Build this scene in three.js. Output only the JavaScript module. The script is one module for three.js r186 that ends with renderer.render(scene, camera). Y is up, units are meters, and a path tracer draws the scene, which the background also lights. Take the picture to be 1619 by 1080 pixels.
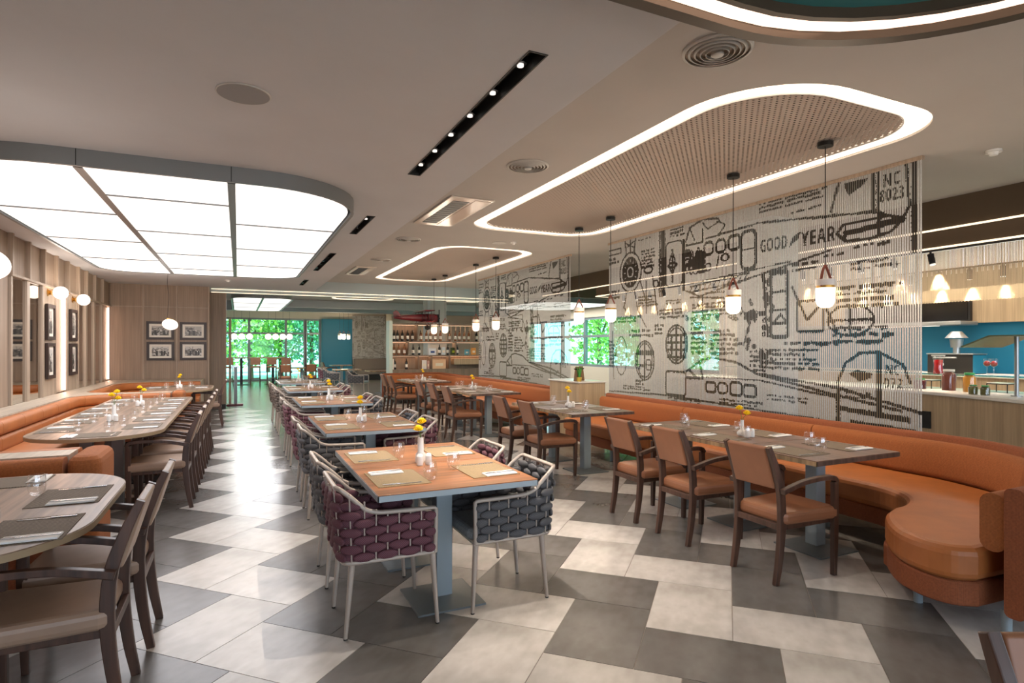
import * as THREE from 'three';
import { RoundedBoxGeometry } from 'three/addons/geometries/RoundedBoxGeometry.js';
import { mergeGeometries, toCreasedNormals } from 'three/addons/utils/BufferGeometryUtils.js';
import { RectAreaLightUniformsLib } from 'three/addons/lights/RectAreaLightUniformsLib.js';
RectAreaLightUniformsLib.init();

// ---------- camera, sky, sun, large lights, exposure ----------
const scene = new THREE.Scene();
const renderer = new THREE.WebGLRenderer({ antialias: true });
renderer.toneMapping = THREE.LinearToneMapping;
renderer.toneMappingExposure = 1.0;
renderer.shadowMap.enabled = true;
const YAW = Math.atan(433 / 930);
const camera = new THREE.PerspectiveCamera(2 * Math.atan(540 / 930) * 180 / Math.PI, 1619 / 1080, 0.05, 200);
camera.position.set(0, 1.52, 0);
camera.lookAt(Math.sin(YAW), 1.52, -Math.cos(YAW));
camera.setViewOffset(1619, 1080, 0, -9, 1619, 1080);       // lens shifted up a little, verticals stay vertical
scene.background = new THREE.Color().setRGB(3.6, 4.3, 5.2);
const sun = new THREE.DirectionalLight(0xfff4e4, 17);
sun.position.set(-26, 34, -4); sun.target.position.set(4, 0, -16); sun.castShadow = true;
Object.assign(sun.shadow.camera, { left: -30, right: 30, top: 30, bottom: -30, near: 1, far: 120 });
scene.add(sun, sun.target);
const HS = 2.98, HR = 3.25;                                  // lower soffit on the left, higher ceiling on the right
function areaLight(w, h, color, intensity, x, y, z, dir) {
  const l = new THREE.RectAreaLight(color, intensity, w, h);
  l.position.set(x, y, z); l.lookAt(x + dir[0], y + dir[1], z + dir[2]); l.castShadow = true; scene.add(l); return l;
}
areaLight(3.0, 6.8, 0xeef3ff, 2.35, -0.55, 2.83, -8.8, [0, -1, 0.0001]);          // luminous ceiling over the aisle
areaLight(1.4, 5.8, 0xfafaff, 9, 0.62, 2.83, -20.5, [0, -1, 0.0001]);          // luminous ceiling in the far room
areaLight(2.6, 6.6, 0xfff4e6, 1.8, 9.0, 2.62, -5.2, [0, -1, 0.0001]);            // luminous ceiling over the kitchen
areaLight(2.6, 3.4, 0xfafaff, 3.5, 9.4, 2.83, -17, [0, -1, 0.0001]);             // luminous ceiling beyond the chain curtains

// ---------- helpers ----------
let seed = 12345;
const rand = () => { seed = (seed * 1664525 + 1013904223) >>> 0; return seed / 4294967296; };
const rr = (a, b) => a + (b - a) * rand();
const taken = {};
function numbered(n) { const k = taken[n] = (taken[n] ?? -1) + 1; return k ? n + '_' + String(k).padStart(3, '0') : n; }
function uvBox(g, swap) {
  const p = g.attributes.position, n = g.attributes.normal, uv = new Float32Array(p.count * 2);
  for (let i = 0; i < p.count; i++) {
    const ax = Math.abs(n.getX(i)), ay = Math.abs(n.getY(i)), az = Math.abs(n.getZ(i));
    let u, v;
    if (ay >= ax && ay >= az) { u = p.getX(i); v = p.getZ(i); if (swap) [u, v] = [v, u]; }
    else if (ax >= az) { u = p.getZ(i); v = p.getY(i); if (swap) [u, v] = [v, u]; }
    else { u = p.getX(i); v = p.getY(i); if (swap) [u, v] = [v, u]; }
    uv[2 * i] = u; uv[2 * i + 1] = v;
  }
  g.setAttribute('uv', new THREE.BufferAttribute(uv, 2)); return g;
}
function norm(g) {
  g = g.index ? g.toNonIndexed() : g;
  for (const k of Object.keys(g.attributes)) if (!['position', 'normal', 'uv', 'color'].includes(k)) g.deleteAttribute(k);
  if (!g.attributes.normal) g.computeVertexNormals();
  return g;
}
function join(list, keepUv, swap) {
  list = [].concat(list).map(norm);
  if (!keepUv) list.forEach(g => uvBox(g, swap));
  else list.forEach(g => { if (!g.attributes.uv) uvBox(g, swap); });
  return list.length > 1 ? mergeGeometries(list, false) : list[0];
}
function obj(name, geos, mat, parent, opt = {}) {
  const m = new THREE.Mesh(geos.isBufferGeometry && opt.raw ? geos : join(geos, opt.uv, opt.swap), mat);
  m.name = parent ? name : numbered(name); m.castShadow = m.receiveShadow = true;
  (parent || scene).add(m); return m;
}
function tag(o, label, category, group, kind) {
  o.userData.label = label; if (category) o.userData.category = category; if (group) o.userData.group = group; if (kind) o.userData.kind = kind; return o;
}
function thing(name, label, category, pos = [0, 0, 0], turn = 0, group) {
  const g = new THREE.Group(); g.name = numbered(name); g.position.set(...pos); g.rotation.y = turn; scene.add(g);
  return tag(g, label, category, group);
}
function struct(name, geos, mat, label, cat, opt) { const o = obj(name, geos, mat, null, opt); o.userData = { kind: 'structure', label, category: cat }; return o; }
function structGroup(name, label, cat) { const g = new THREE.Group(); g.name = numbered(name); scene.add(g); g.userData = { kind: 'structure', label, category: cat }; return g; }
function dup(root, pos, turn, label, group) {
  const r = root.clone(); r.name = numbered(root.name.replace(/_\d{3}$/, '')); r.position.set(...pos); r.rotation.y = turn || 0;
  r.userData = { ...root.userData, label }; if (group) r.userData.group = group; scene.add(r); return r;
}
const box = (w, h, d, x = 0, y = 0, z = 0) => new THREE.BoxGeometry(w, h, d).translate(x, y, z);
const bx = (x0, x1, y0, y1, z0, z1) => new THREE.BoxGeometry(Math.abs(x1 - x0), Math.abs(y1 - y0), Math.abs(z1 - z0)).translate((x0 + x1) / 2, (y0 + y1) / 2, (z0 + z1) / 2);
const rbx = (x0, x1, y0, y1, z0, z1, r = .01, s = 2) => new RoundedBoxGeometry(Math.abs(x1 - x0), Math.abs(y1 - y0), Math.abs(z1 - z0), s, r).translate((x0 + x1) / 2, (y0 + y1) / 2, (z0 + z1) / 2);
const cyl = (r0, r1, h, x = 0, y = 0, z = 0, s = 16) => new THREE.CylinderGeometry(r0, r1, h, s).translate(x, y, z);   // y = centre
const sph = (r, x = 0, y = 0, z = 0, a = 16, b = 12) => new THREE.SphereGeometry(r, a, b).translate(x, y, z);
const V = (x, y, z) => new THREE.Vector3(x, y, z);
function tube(pts, r, seg = 24, rs = 8, closed = false, tension = .5) {
  return new THREE.TubeGeometry(new THREE.CatmullRomCurve3(pts.map(p => V(...p)), closed, 'catmullrom', tension), seg, r, rs, closed);
}
function rod(a, b, r0, r1 = r0, s = 10) {
  const A = V(...a), B = V(...b), d = B.clone().sub(A), g = new THREE.CylinderGeometry(r1, r0, d.length(), s);
  g.applyQuaternion(new THREE.Quaternion().setFromUnitVectors(V(0, 1, 0), d.clone().normalize()));
  return g.translate((A.x + B.x) / 2, (A.y + B.y) / 2, (A.z + B.z) / 2);
}
const lathe = (pts, s = 20) => new THREE.LatheGeometry(pts.map(p => new THREE.Vector2(...p)), s);
function shapeOf(pts, holes = []) {
  const s = new THREE.Shape(pts.map(p => new THREE.Vector2(p[0], -p[1])));
  for (const h of holes) s.holes.push(new THREE.Path(h.map(p => new THREE.Vector2(p[0], -p[1]))));
  return s;
}
function plan(pts, y0, y1, bevel = 0, holes) {           // a plan outline in x, z raised from y0 to y1
  const b = Math.min(bevel, (y1 - y0) / 2.01);
  const g = new THREE.ExtrudeGeometry(shapeOf(pts, holes), { depth: y1 - y0 - 2 * b, bevelEnabled: b > 0, bevelThickness: b, bevelSize: b, bevelOffset: -b, bevelSegments: 3, curveSegments: 8 });
  return g.rotateX(-Math.PI / 2).translate(0, y0 + b, 0);
}
function rectPts(x0, x1, z0, z1, r = 0, n = 8, radii) {  // rounded rectangle in plan
  const R = radii || [r, r, r, r], c = [[x1, z1, 1, 1], [x0, z1, -1, 1], [x0, z0, -1, -1], [x1, z0, 1, -1]], out = [];
  c.forEach(([x, z, sx, sz], i) => {
    const q = R[i], cx = x - sx * q, cz = z - sz * q; if (q <= 0) { out.push([x, z]); return; }
    for (let k = 0; k <= n; k++) { const a = i * Math.PI / 2 + k / n * Math.PI / 2; out.push([cx + q * Math.cos(a), cz + q * Math.sin(a)]); }
  });
  return out;
}
function arc(cx, cz, r, a0, a1, n = 10) { const o = []; for (let k = 0; k <= n; k++) { const a = (a0 + (a1 - a0) * k / n) * Math.PI / 180; o.push([cx + r * Math.cos(a), cz + r * Math.sin(a)]); } return o; }
function sweep(path, prof, closed = false) {             // profile [offset, y] carried along a plan path; +offset lies to the (-tz, tx) side
  const n = path.length, rings = [];
  for (let i = 0; i < n; i++) {
    const p = path[i], a = closed ? path[(i + n - 1) % n] : path[Math.max(0, i - 1)], b = closed ? path[(i + 1) % n] : path[Math.min(n - 1, i + 1)];
    let t1 = [p[0] - a[0], p[1] - a[1]], t2 = [b[0] - p[0], b[1] - p[1]];
    const l1 = Math.hypot(...t1), l2 = Math.hypot(...t2);
    if (l1 < 1e-9) t1 = t2.map(v => v / l2); else t1 = t1.map(v => v / l1);
    if (l2 < 1e-9) t2 = t1; else t2 = t2.map(v => v / l2);
    let t = [t1[0] + t2[0], t1[1] + t2[1]]; const l = Math.hypot(...t) || 1; t = t.map(v => v / l);
    const c = Math.max(.5, t[0] * t1[0] + t[1] * t1[1]);
    rings.push(prof.map(([o, y]) => [p[0] - t[1] * o / c, y, p[1] + t[0] * o / c]));
  }
  const pos = [], m = prof.length, tri = (a, b, c) => pos.push(...a, ...b, ...c);
  for (let i = 0; i < (closed ? n : n - 1); i++) {
    const A = rings[i], B = rings[(i + 1) % n];
    for (let j = 0; j < m; j++) { const k = (j + 1) % m; tri(A[j], B[j], B[k]); tri(A[j], B[k], A[k]); }
  }
  if (!closed) {
    const f = THREE.ShapeUtils.triangulateShape(prof.map(p => new THREE.Vector2(...p)), []);
    for (const [a, b, c] of f) { tri(rings[0][a], rings[0][b], rings[0][c]); tri(rings[n - 1][a], rings[n - 1][c], rings[n - 1][b]); }
  }
  const g = new THREE.BufferGeometry(); g.setAttribute('position', new THREE.Float32BufferAttribute(pos, 3)); g.computeVertexNormals();
  return toCreasedNormals(g, .7);
}
function rprof(o0, o1, y0, y1, r = .03, n = 4) {
  const out = []; [[o1, y1, 1, 1], [o0, y1, -1, 1], [o0, y0, -1, -1], [o1, y0, 1, -1]].forEach(([x, y, sx, sy], i) => {
    for (let k = 0; k <= n; k++) { const a = i * Math.PI / 2 + k / n * Math.PI / 2; out.push([x - sx * r + r * Math.cos(a), y - sy * r + r * Math.sin(a)]); }
  });
  return out;
}
function ribbon(pts, w, depth, n = 18) {                 // a bent bar of rectangular section in the x, y plane, depth along z
  const c = new THREE.CatmullRomCurve3(pts.map(p => V(p[0], p[1], 0)), false, 'catmullrom', .5), L = [], R = [];
  for (let i = 0; i <= n; i++) {
    const t = i / n, p = c.getPoint(t), d = c.getTangent(t), f = t * (w.length - 1), k = Math.min(w.length - 2, Math.floor(f)), ww = (w[k] + (w[k + 1] - w[k]) * (f - k)) / 2;
    L.push(new THREE.Vector2(p.x - d.y * ww, p.y + d.x * ww)); R.push(new THREE.Vector2(p.x + d.y * ww, p.y - d.x * ww));
  }
  const g = new THREE.ExtrudeGeometry(new THREE.Shape([...L, ...R.reverse()]), { depth: depth - .008, bevelEnabled: true, bevelThickness: .004, bevelSize: .004, bevelOffset: -.004, bevelSegments: 2 });
  return g.translate(0, 0, -depth / 2 + .004);
}

// ---------- procedural textures ----------
const hash = (x, y, s) => { let h = Math.imul(x, 374761393) ^ Math.imul(y, 668265263) ^ Math.imul(s, 2147483647); h = Math.imul(h ^ (h >>> 13), 1274126177); return ((h ^ (h >>> 16)) >>> 0) / 4294967296; };
function vn(x, y, px, py, s) {
  const xi = Math.floor(x), yi = Math.floor(y), fx = x - xi, fy = y - yi, a = fx * fx * (3 - 2 * fx), b = fy * fy * (3 - 2 * fy), m = (v, p) => ((v % p) + p) % p;
  const g = (i, j) => hash(m(xi + i, px), m(yi + j, py), s);
  return (g(0, 0) * (1 - a) + g(1, 0) * a) * (1 - b) + (g(0, 1) * (1 - a) + g(1, 1) * a) * b;
}
function fbm(u, v, fx, fy, o, s) { let t = 0, w = .5, n = 0; for (let k = 0; k < o; k++) { t += w * vn(u * fx, v * fy, fx, fy, s + k); n += w; w *= .5; fx *= 2; fy *= 2; } return t / n; }
function tex(w, h, size, fn, linear) {
  const d = new Uint8Array(w * h * 4);
  for (let j = 0; j < h; j++) for (let i = 0; i < w; i++) { const c = fn(i / w, j / h), k = 4 * (j * w + i); for (let q = 0; q < 3; q++) d[k + q] = Math.max(0, Math.min(255, 255 * (c.length ? c[q] : c))); d[k + 3] = 255; }
  const t = new THREE.DataTexture(d, w, h); t.wrapS = t.wrapT = THREE.RepeatWrapping; t.magFilter = THREE.LinearFilter; t.minFilter = THREE.LinearMipmapLinearFilter; t.generateMipmaps = true;
  t.repeat.set(1 / size[0], 1 / size[1]); if (!linear) t.colorSpace = THREE.SRGBColorSpace; t.needsUpdate = true; return t;
}
const grain = tex(256, 256, [.5, 1.6], (u, v) => .70 + .30 * (.55 * fbm(u, v, 48, 3, 3, 5) + .45 * fbm(u, v, 10, 2, 3, 9)));
const streak = tex(256, 256, [.45, 1.3], (u, v) => { const a = fbm(u, v, 14, 2, 4, 21), b = fbm(u, v, 60, 4, 2, 33); return .55 + .45 * Math.min(1, 1.1 * a + .25 * b - .1); });
const stone = tex(256, 256, [1.1, 1.1], (u, v) => { const a = fbm(u, v, 3, 4, 5, 41), b = fbm(u, v, 24, 12, 3, 47); return [.74 + .26 * a + .10 * (b - .5), .73 + .26 * a + .11 * (b - .5), .715 + .275 * a + .12 * (b - .5)]; });
const cloth = tex(128, 128, [.10, .10], (u, v) => { const w = .5 + .25 * Math.sin(u * 2 * Math.PI * 16) + .25 * Math.sin(v * 2 * Math.PI * 16); return .74 + .16 * w + .16 * (fbm(u, v, 16, 16, 2, 61) - .3); });
const clothH = tex(128, 128, [.10, .10], (u, v) => .5 + .25 * Math.sin(u * 2 * Math.PI * 16) + .25 * Math.sin(v * 2 * Math.PI * 16), true);
const hide = tex(256, 256, [.8, .8], (u, v) => .84 + .16 * fbm(u, v, 6, 6, 5, 71));
const straw = tex(128, 128, [.13, .13], (u, v) => { const r = Math.floor(v * 16), s = .5 + .5 * Math.sin(u * 2 * Math.PI * 10 + (r % 2) * Math.PI); return .50 + .42 * s + .18 * (fbm(u, v, 32, 16, 2, 81) - .5); });
const plaster = tex(128, 128, [2.5, 2.5], (u, v) => .965 + .035 * fbm(u, v, 6, 6, 4, 91));
const rope = tex(64, 64, [.03, .03], (u, v) => .68 + .32 * (.5 + .5 * Math.sin((u * 3 + v * 3) * 2 * Math.PI)));

// ---------- materials ----------
const std = (c, r = .6, o = {}) => new THREE.MeshStandardMaterial({ color: new THREE.Color(c), roughness: r, ...o });
const MAT = {
  soffit: std('#c9c8c9', .9, { map: plaster }), ceil: std('#bcb6b0', .9, { map: plaster }),
  panelWood: std('#b59c86', .55, { map: grain }), finWood: std('#c6b09a', .5, { map: grain }), greyWood: std('#9a8673', .6, { map: grain }),
  ledge: std('#dccdb8', .45, { map: grain }), counterWood: std('#d9bd98', .55, { map: grain }),
  tableRed: std('#b97849', .3, { map: streak }), tableBrown: std('#8d6a55', .3, { map: streak }), tablePale: std('#b3957c', .32, { map: streak }),
  edgeBlue: std('#a9b4b8', .4, { metalness: .3 }), edgePale: std('#c3a57d', .45, { map: streak }), edgeDark: std('#6f5546', .45, { map: streak }),
  steelBlue: std('#93a0a6', .5, { metalness: .2 }), plate: std('#737a7c', .45, { metalness: .3 }),
  chairWood: std('#644637', .4, { map: streak }), tan: std('#a36c4b', .42, { map: hide }), taupe: std('#b1937c', .42, { map: hide }),
  orange: std('#bd713a', .5, { map: hide }), orangeCloth: std('#bb6e39', .85, { map: cloth, bumpMap: clothH, bumpScale: .0008 }), rust: std('#a85e38', .85, { map: cloth, bumpMap: clothH, bumpScale: .0008 }),
  plum: std('#7a4a55', .75, { map: rope }), greyRope: std('#68686b', .75, { map: rope }), brownRope: std('#776a60', .75, { map: rope }),
  frame: std('#b9aca0', .4, { metalness: .25 }), cushion: std('#a1aaae', .9, { map: cloth, bumpMap: clothH, bumpScale: .0006 }),
  beige: std('#e1ded8', .26, { map: stone }), dark: std('#7d7b78', .24, { map: stone }), grout: std('#8a8078', .9),
  black: std('#191817', .5), blackMetal: std('#26262a', .4, { metalness: .5 }), chrome: std('#c9ccd0', .2, { metalness: .95 }), steel: std('#aeb2b4', .32, { metalness: .8 }),
  brass: std('#c79a4b', .3, { metalness: .9 }), white: std('#f2f0ec', .35), linen: std('#f5f3ef', .8), straw: std('#c9ad82', .85, { map: straw }), strawGrey: std('#a3917c', .85, { map: straw }),
  mirror: std('#c9c2ba', .03, { metalness: 1 }), teal: std('#0a7396', .6), tealDark: std('#0a6d8c', .6), brownBulk: std('#5a4938', .7), greyPaint: std('#a7aaa6', .7), bluePaint: std('#a7b0b4', .7),
  frameGrey: std('#8d9398', .45, { metalness: .4 }), hub: std('#7d7f80', .42, { metalness: .4 }), vent: std('#bcb8b2', .5),
  yellow: std('#ffd500', .7), stem: std('#5c7a35', .8), leaf1: std('#3f8f3a', .8), strap: std('#8a4a3a', .6), red: std('#5e0f1a', .35),
  stoneTop: std('#efeae3', .25), bottle: std('#23201a', .15), bottleAmber: std('#8a5a3a', .2), paper: std('#efe8dc', .7),
};
const glass = new THREE.MeshPhysicalMaterial({ color: 0xffffff, transmission: 1, roughness: 0, thickness: 0, ior: 1.85 });
const clearPane = new THREE.MeshPhysicalMaterial({ color: 0xffffff, transmission: 1, roughness: 0, thickness: 0, ior: 1.3 });
const pane = new THREE.MeshPhysicalMaterial({ color: new THREE.Color('#d0f4ec'), transmission: 1, roughness: 0, thickness: 0, ior: 1.3 });
const glow = (c, k) => new THREE.MeshStandardMaterial({ color: 0xffffff, roughness: .6, emissive: new THREE.Color(c), emissiveIntensity: k });
const GL = { panel: glow('#fffaf4', 1.15), cove: glow('#ffe7cc', 1.9), led: glow('#ffe6c0', 1.5), globe: glow('#fff1e0', 1.5), bulb: glow('#ffeed6', 1.7), niche: glow('#ffd9c4', 2.2), spot: glow('#fff6ea', 1.1), kitchen: glow('#fff6ea', .85), shelf: glow('#ffc9a0', 1.6) };

// ---------- floor: herringbone of pale and grey stone tiles ----------
{
  const floor = structGroup('floor', 'stone floor of pale and grey tiles in zigzag herringbone bands', 'floor');
  obj('screed', bx(-3.6, 11.2, -.12, -.003, -29.2, 4.2), MAT.grout, floor);
  const u = .157 * Math.SQRT2, HG = uvBox(norm(box(3 * u - .004, .012, 2 * u - .004, 0, -.006, 0))), VG = uvBox(norm(box(2 * u - .004, .012, 3 * u - .004, 0, -.006, 0)));
  const list = [], fw = [Math.sin(YAW), -Math.cos(YAW)], rt = [Math.cos(YAW), Math.sin(YAW)];
  for (let k = -12; k <= 16; k++) for (let m = -14; m <= 40; m++) for (const h of [1, 0]) {
    const mm = -m, p = (h ? -1 + 1.5 : 1) + 2 * k + 3 * mm, q = (h ? 1 : -1.5) + 2 * k - 3 * mm, nx = p + q, nz = p - q, x = 2.477 + .157 * nx, z = -3.061 + .157 * nz;
    if (x < -2.5 || x > 10.8 || z < -28.6 || z > 3.8) continue;
    const w = x * fw[0] + z * fw[1], s = x * rt[0] + z * rt[1], seen = w > .9 && Math.abs(s / w) < .98 && 1.52 / w < .72;
    list.push({ x, z, h, light: k % 2 === 0 && z > -16.2, d: seen ? w : 1000 + w, k, m });
  }
  list.sort((a, b) => a.d - b.d);
  const far = { true: [], false: [] }, tones = [MAT.beige, MAT.dark].map(m => [0, 1, 2].map(i => { const c = m.clone(); c.color.multiplyScalar([1, .95, .9][i]); return c; }));
  list.forEach((t, i) => {
    if (i < 300 && t.d < 1000) {
      const g = t.h ? HG : VG, me = new THREE.Mesh(g, tones[t.light ? 0 : 1][Math.floor(hash(t.k, t.m, 3 + t.h) * 3)]);
      me.name = 'tile'; me.position.set(t.x, 0, t.z); me.rotation.y = -Math.PI / 4; me.receiveShadow = true; floor.add(me);
    } else far[t.light].push((t.h ? HG : VG).clone().rotateY(-Math.PI / 4).translate(t.x, 0, t.z));
  });
  for (const l of [true, false]) { const o = obj('distant_tiles', far[l], l ? MAT.beige : MAT.dark, floor); o.userData.kind = 'stuff'; }
}

// ---------- ceilings ----------
const slots = [[1.30, 1.40, -4.865, -2.59, 6], [1.30, 1.385, -7.73, -6.6, 2], [1.295, 1.385, -11.73, -9.46, 5], [1.30, 1.39, -14.65, -13.45, 2]];
struct('ceiling', plan([[-2.66, 4.1], [1.785, 4.1], [1.785, -16.1], [-2.66, -16.1]], HS, HS + .12, 0, slots.map(s => [[s[0], s[2]], [s[1], s[2]], [s[1], s[3]], [s[0], s[3]]])), MAT.soffit, 'lower smooth plaster soffit over the aisle and booths', 'ceiling');
const coves = [[2.955, 5.03, -8.03, -2.60, [.75, .75, .75, .75], [.55, .62, .5, .75]], [3.08, 5.0, -15.1, -9.45]];
const cv1 = rectPts(2.955, 5.03, -8.0, -2.61, 0, 10, [.55, .75, .5, .5]), cv2 = rectPts(3.08, 5.0, -15.1, -9.47, 0, 10, [.5, .6, .5, .5]);
const inset = (a, d) => rectPts(a[0] + d, a[1] - d, a[2] + d, a[3] - d, 0, 10, a[4].map(r => Math.max(.05, r - d * .6)));
const CV = [[2.955, 5.03, -8.0, -2.61, [.55, .75, .5, .5]], [3.08, 5.0, -15.1, -9.47, [.5, .6, .5, .5]]];
struct('ceiling', plan([[1.785, 4.1], [11.1, 4.1], [11.1, -16.1], [1.785, -16.1]], HR, HR + .06, 0, [cv1, cv2]), MAT.ceil, 'higher warm plaster ceiling over the bench tables and counter', 'ceiling');
struct('ceiling', bx(1.785, 1.80, HS, HR + .06, -16.1, 4.1), MAT.soffit, 'upright step between the lower soffit and the higher ceiling', 'ceiling');
struct('ceiling', bx(-3.6, 11.1, 3.25, 3.37, -29, -16.1), MAT.ceil, 'plaster ceiling of the far room beyond the beam', 'ceiling');
struct('ceiling', bx(-3.8, 11.4, 3.62, 3.8, -29.4, 4.3), MAT.greyPaint, 'roof slab above the ceilings', 'roof');
const perf = tex(64, 64, [.056, .056], (u, v) => { const d = (a, b) => Math.hypot(u - a, v - b); return Math.min(d(.25, .25), d(.75, .75)) < .18 ? 0 : 1; }, true);
const perfMat = std('#b5a69a', .8, { alphaMap: perf, alphaTest: .5 });
CV.forEach((c, i) => {
  const o = thing('cove_ceiling', ['large rounded light cove with perforated panel above the nearest bench tables', 'smaller rounded light cove with perforated panel above the farther bench tables'][i], 'light cove', [0, 0, 0], 0, 'light coves');
  const outer = rectPts(...c.slice(0, 4), 0, 10, c[4]), inner = inset(c, .16);
  obj('recess_wall', sweep(outer.map(p => p), [[-.02, HR + .061], [-.02, HR + .22], [-.035, HR + .22], [-.035, HR + .061]], true), MAT.ceil, o);
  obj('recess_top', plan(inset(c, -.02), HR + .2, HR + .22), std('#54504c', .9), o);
  obj('glowing_band', plan(outer, HR + .02, HR + .03, 0, [inset(c, .17)]), GL.cove, o);
  const pg = plan(inner, HR + .012, HR + .024);
  obj('perforated_panel', pg, perfMat, o);
  obj('panel_edge', sweep(inner, [[-.005, HR + .008], [.005, HR + .008], [.005, HR + .03], [-.005, HR + .03]], true), MAT.white, o);
  const [x0, x1, z0, z1] = c, zc = (z0 + z1) / 2, L = z1 - z0 - 1;
  for (const x of [x0 + .08, x1 - .08]) areaLight(.14, L, 0xffe8d0, 2.4, x, HR + .014, zc, [0, -1, 0.0001]);
  for (const z of [z0 + .08, z1 - .08]) areaLight(x1 - x0 - 1, .14, 0xffe8d0, 2.4, (x0 + x1) / 2, HR + .014, z, [0, -1, 0.0001]);
});
// luminous panels
function luminous(name, label, x0, x1, z0, z1, y, radii, vx, cuts, group) {
  const o = thing(name, label, 'light panel', [0, 0, 0], 0, group), P = rectPts(x0, x1, z0, z1, 0, 10, radii);
  obj('housing', sweep(P, [[0, y], [0, HS + .01], [-.03, HS + .01], [-.03, y]], true), MAT.hub, o);
  obj('backing', plan(rectPts(x0 + .02, x1 - .02, z0 + .02, z1 - .02, 0, 10, radii), y + .03, HS - .002), MAT.hub, o);
  for (const x of vx) obj('seam', bx(x - .003, x + .003, y + .004, HS - .002, z1 + .029, z1 + .0315), MAT.black, o);
  const bars = [];
  vx.forEach(x => bars.push(bx(x - .03, x + .03, y, y + .02, z0 + .03, z1 - .03)));
  obj('frame_bar', bars, MAT.hub, o);
  const xs = [x0, ...vx, x1];
  for (let c = 0; c < xs.length - 1; c++) for (const z of cuts[c % cuts.length]) obj('cross_bar', bx(xs[c] + .03, xs[c + 1] - .03, y - .004, y + .012, z - .011, z + .011), MAT.hub, o);
  for (let c = 0; c < xs.length - 1; c++) {
    const zs = [z0, ...cuts[c % cuts.length], z1];
    for (let k = 0; k < zs.length - 1; k++) {
      const a = xs[c] + (c ? .03 : .03), b = xs[c + 1] - .03, q0 = zs[k] + (k ? .012 : .03), q1 = zs[k + 1] - (k < zs.length - 2 ? .012 : .03), first = c === 0, last = c === xs.length - 2, bot = k === 0, top = k === zs.length - 2;
      const rad = [last && top ? radii[0] - .03 : 0, first && top ? radii[1] - .03 : 0, first && bot ? radii[2] - .03 : 0, last && bot ? radii[3] - .03 : 0];
      obj('pane', plan(rectPts(a, b, q0, q1, 0, 10, rad), y + .006, y + .02), GL.panel, o);
    }
  }
  return o;
}
luminous('luminous_ceiling', 'large white luminous ceiling panel with curved corners above the aisle', -2.13, 1.03, -12.33, -5.29, 2.853, [.85, .85, .55, .55], [-1.08, -.05], [[-10.57, -8.8, -7.05], [-11.44, -9.68, -7.9, -6.17]], 'luminous ceiling panels');
luminous('luminous_ceiling', 'white luminous ceiling panel hanging in the far room by the windows', -.15, 1.4, -23.6, -17.4, 2.853, [.4, .4, .4, .4], [.62], [[-21.5, -19.5]], 'luminous ceiling panels');
luminous('luminous_ceiling', 'white luminous panel seen between the two chain curtains', 8.0, 10.8, -18.9, -15.2, 2.853, [.8, .8, .8, .8], [9.4], [[-17]], 'luminous ceiling panels');
// recessed spot slots
slots.forEach(([x0, x1, z0, z1, n], i) => {
  const o = thing('spot_channel', ['longest black recessed spotlight channel, nearest in the soffit', 'short black spotlight channel beside the front corner of the luminous ceiling', 'black spotlight channel beside the middle of the luminous ceiling', 'shortest black spotlight channel, farthest along the soffit'][i], 'spotlight', [0, 0, 0], 0, 'recessed spot channels');
  obj('trim', sweep([[x0, z0], [x1, z0], [x1, z1], [x0, z1]], [[-.004, HS - .004], [.004, HS - .004], [.004, HS + .09], [-.004, HS + .09]], true), MAT.black, o);
  obj('channel_back', bx(x0, x1, HS + .085, HS + .095, z0, z1), MAT.black, o);
  for (let k = 0; k < n; k++) {
    const z = z0 + (z1 - z0) * (k + .55) / (n + .1), x = (x0 + x1) / 2;
    obj('lamp_housing', cyl(.034, .034, .05, x, HS + .06, z, 16), MAT.blackMetal, o);
    obj('lamp', cyl(.018, .018, .012, x, HS + .027, z, 14), i === 0 || (i === 1 && k === 1) ? GL.spot : MAT.chrome, o);
    if (i === 0 || k % 2 === 0) {
      const l = new THREE.SpotLight(0xfff0e2, i === 0 ? 9 : 14, 0, .62, .6); l.position.set(x, HS + .027, z); l.shadow.radius = .25; l.target.position.set(x + (i === 0 ? (k % 2 ? .9 : -.2) : .3), 0, z - .2); l.castShadow = true; scene.add(l, l.target);
    }
  }
});
// round air vents, speaker, cassettes, detector
function ventRound(x, z, r, label) {
  const o = thing('ceiling_vent', label, 'air vent', [x, HR, z], 0, 'round ceiling vents');
  obj('throat', cyl(r * .93, r * .93, .004, 0, -.0025, 0, 32), MAT.greyWood, o);
  for (let k = 0; k < 6; k++) { const q = r * (1 - k * .165); obj('ring', lathe([[q, -.001], [q * .985, -.006 - k * .003], [q * .90, -.013 - k * .003], [q * .90 + .004, -.016 - k * .003], [q, -.008 - k * .003], [q, -.001]], 32), MAT.vent, o); }
  obj('hub', lathe([[0, -.036], [r * .16, -.034], [r * .19, -.026], [r * .12, -.012], [0, -.012]], 24), MAT.vent, o);
}
ventRound(2.53, -2.6, .2, 'largest round ringed ceiling vent, beside the teal ceiling disc'); ventRound(2.505, -5.02, .2, 'round ringed ceiling vent beside the big light cove');
ventRound(2.47, -9.23, .2, 'round ringed ceiling vent beyond the near air conditioner grille'); ventRound(2.55, -11.6, .2, 'round ringed ceiling vent just before the far air conditioner grille');
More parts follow.
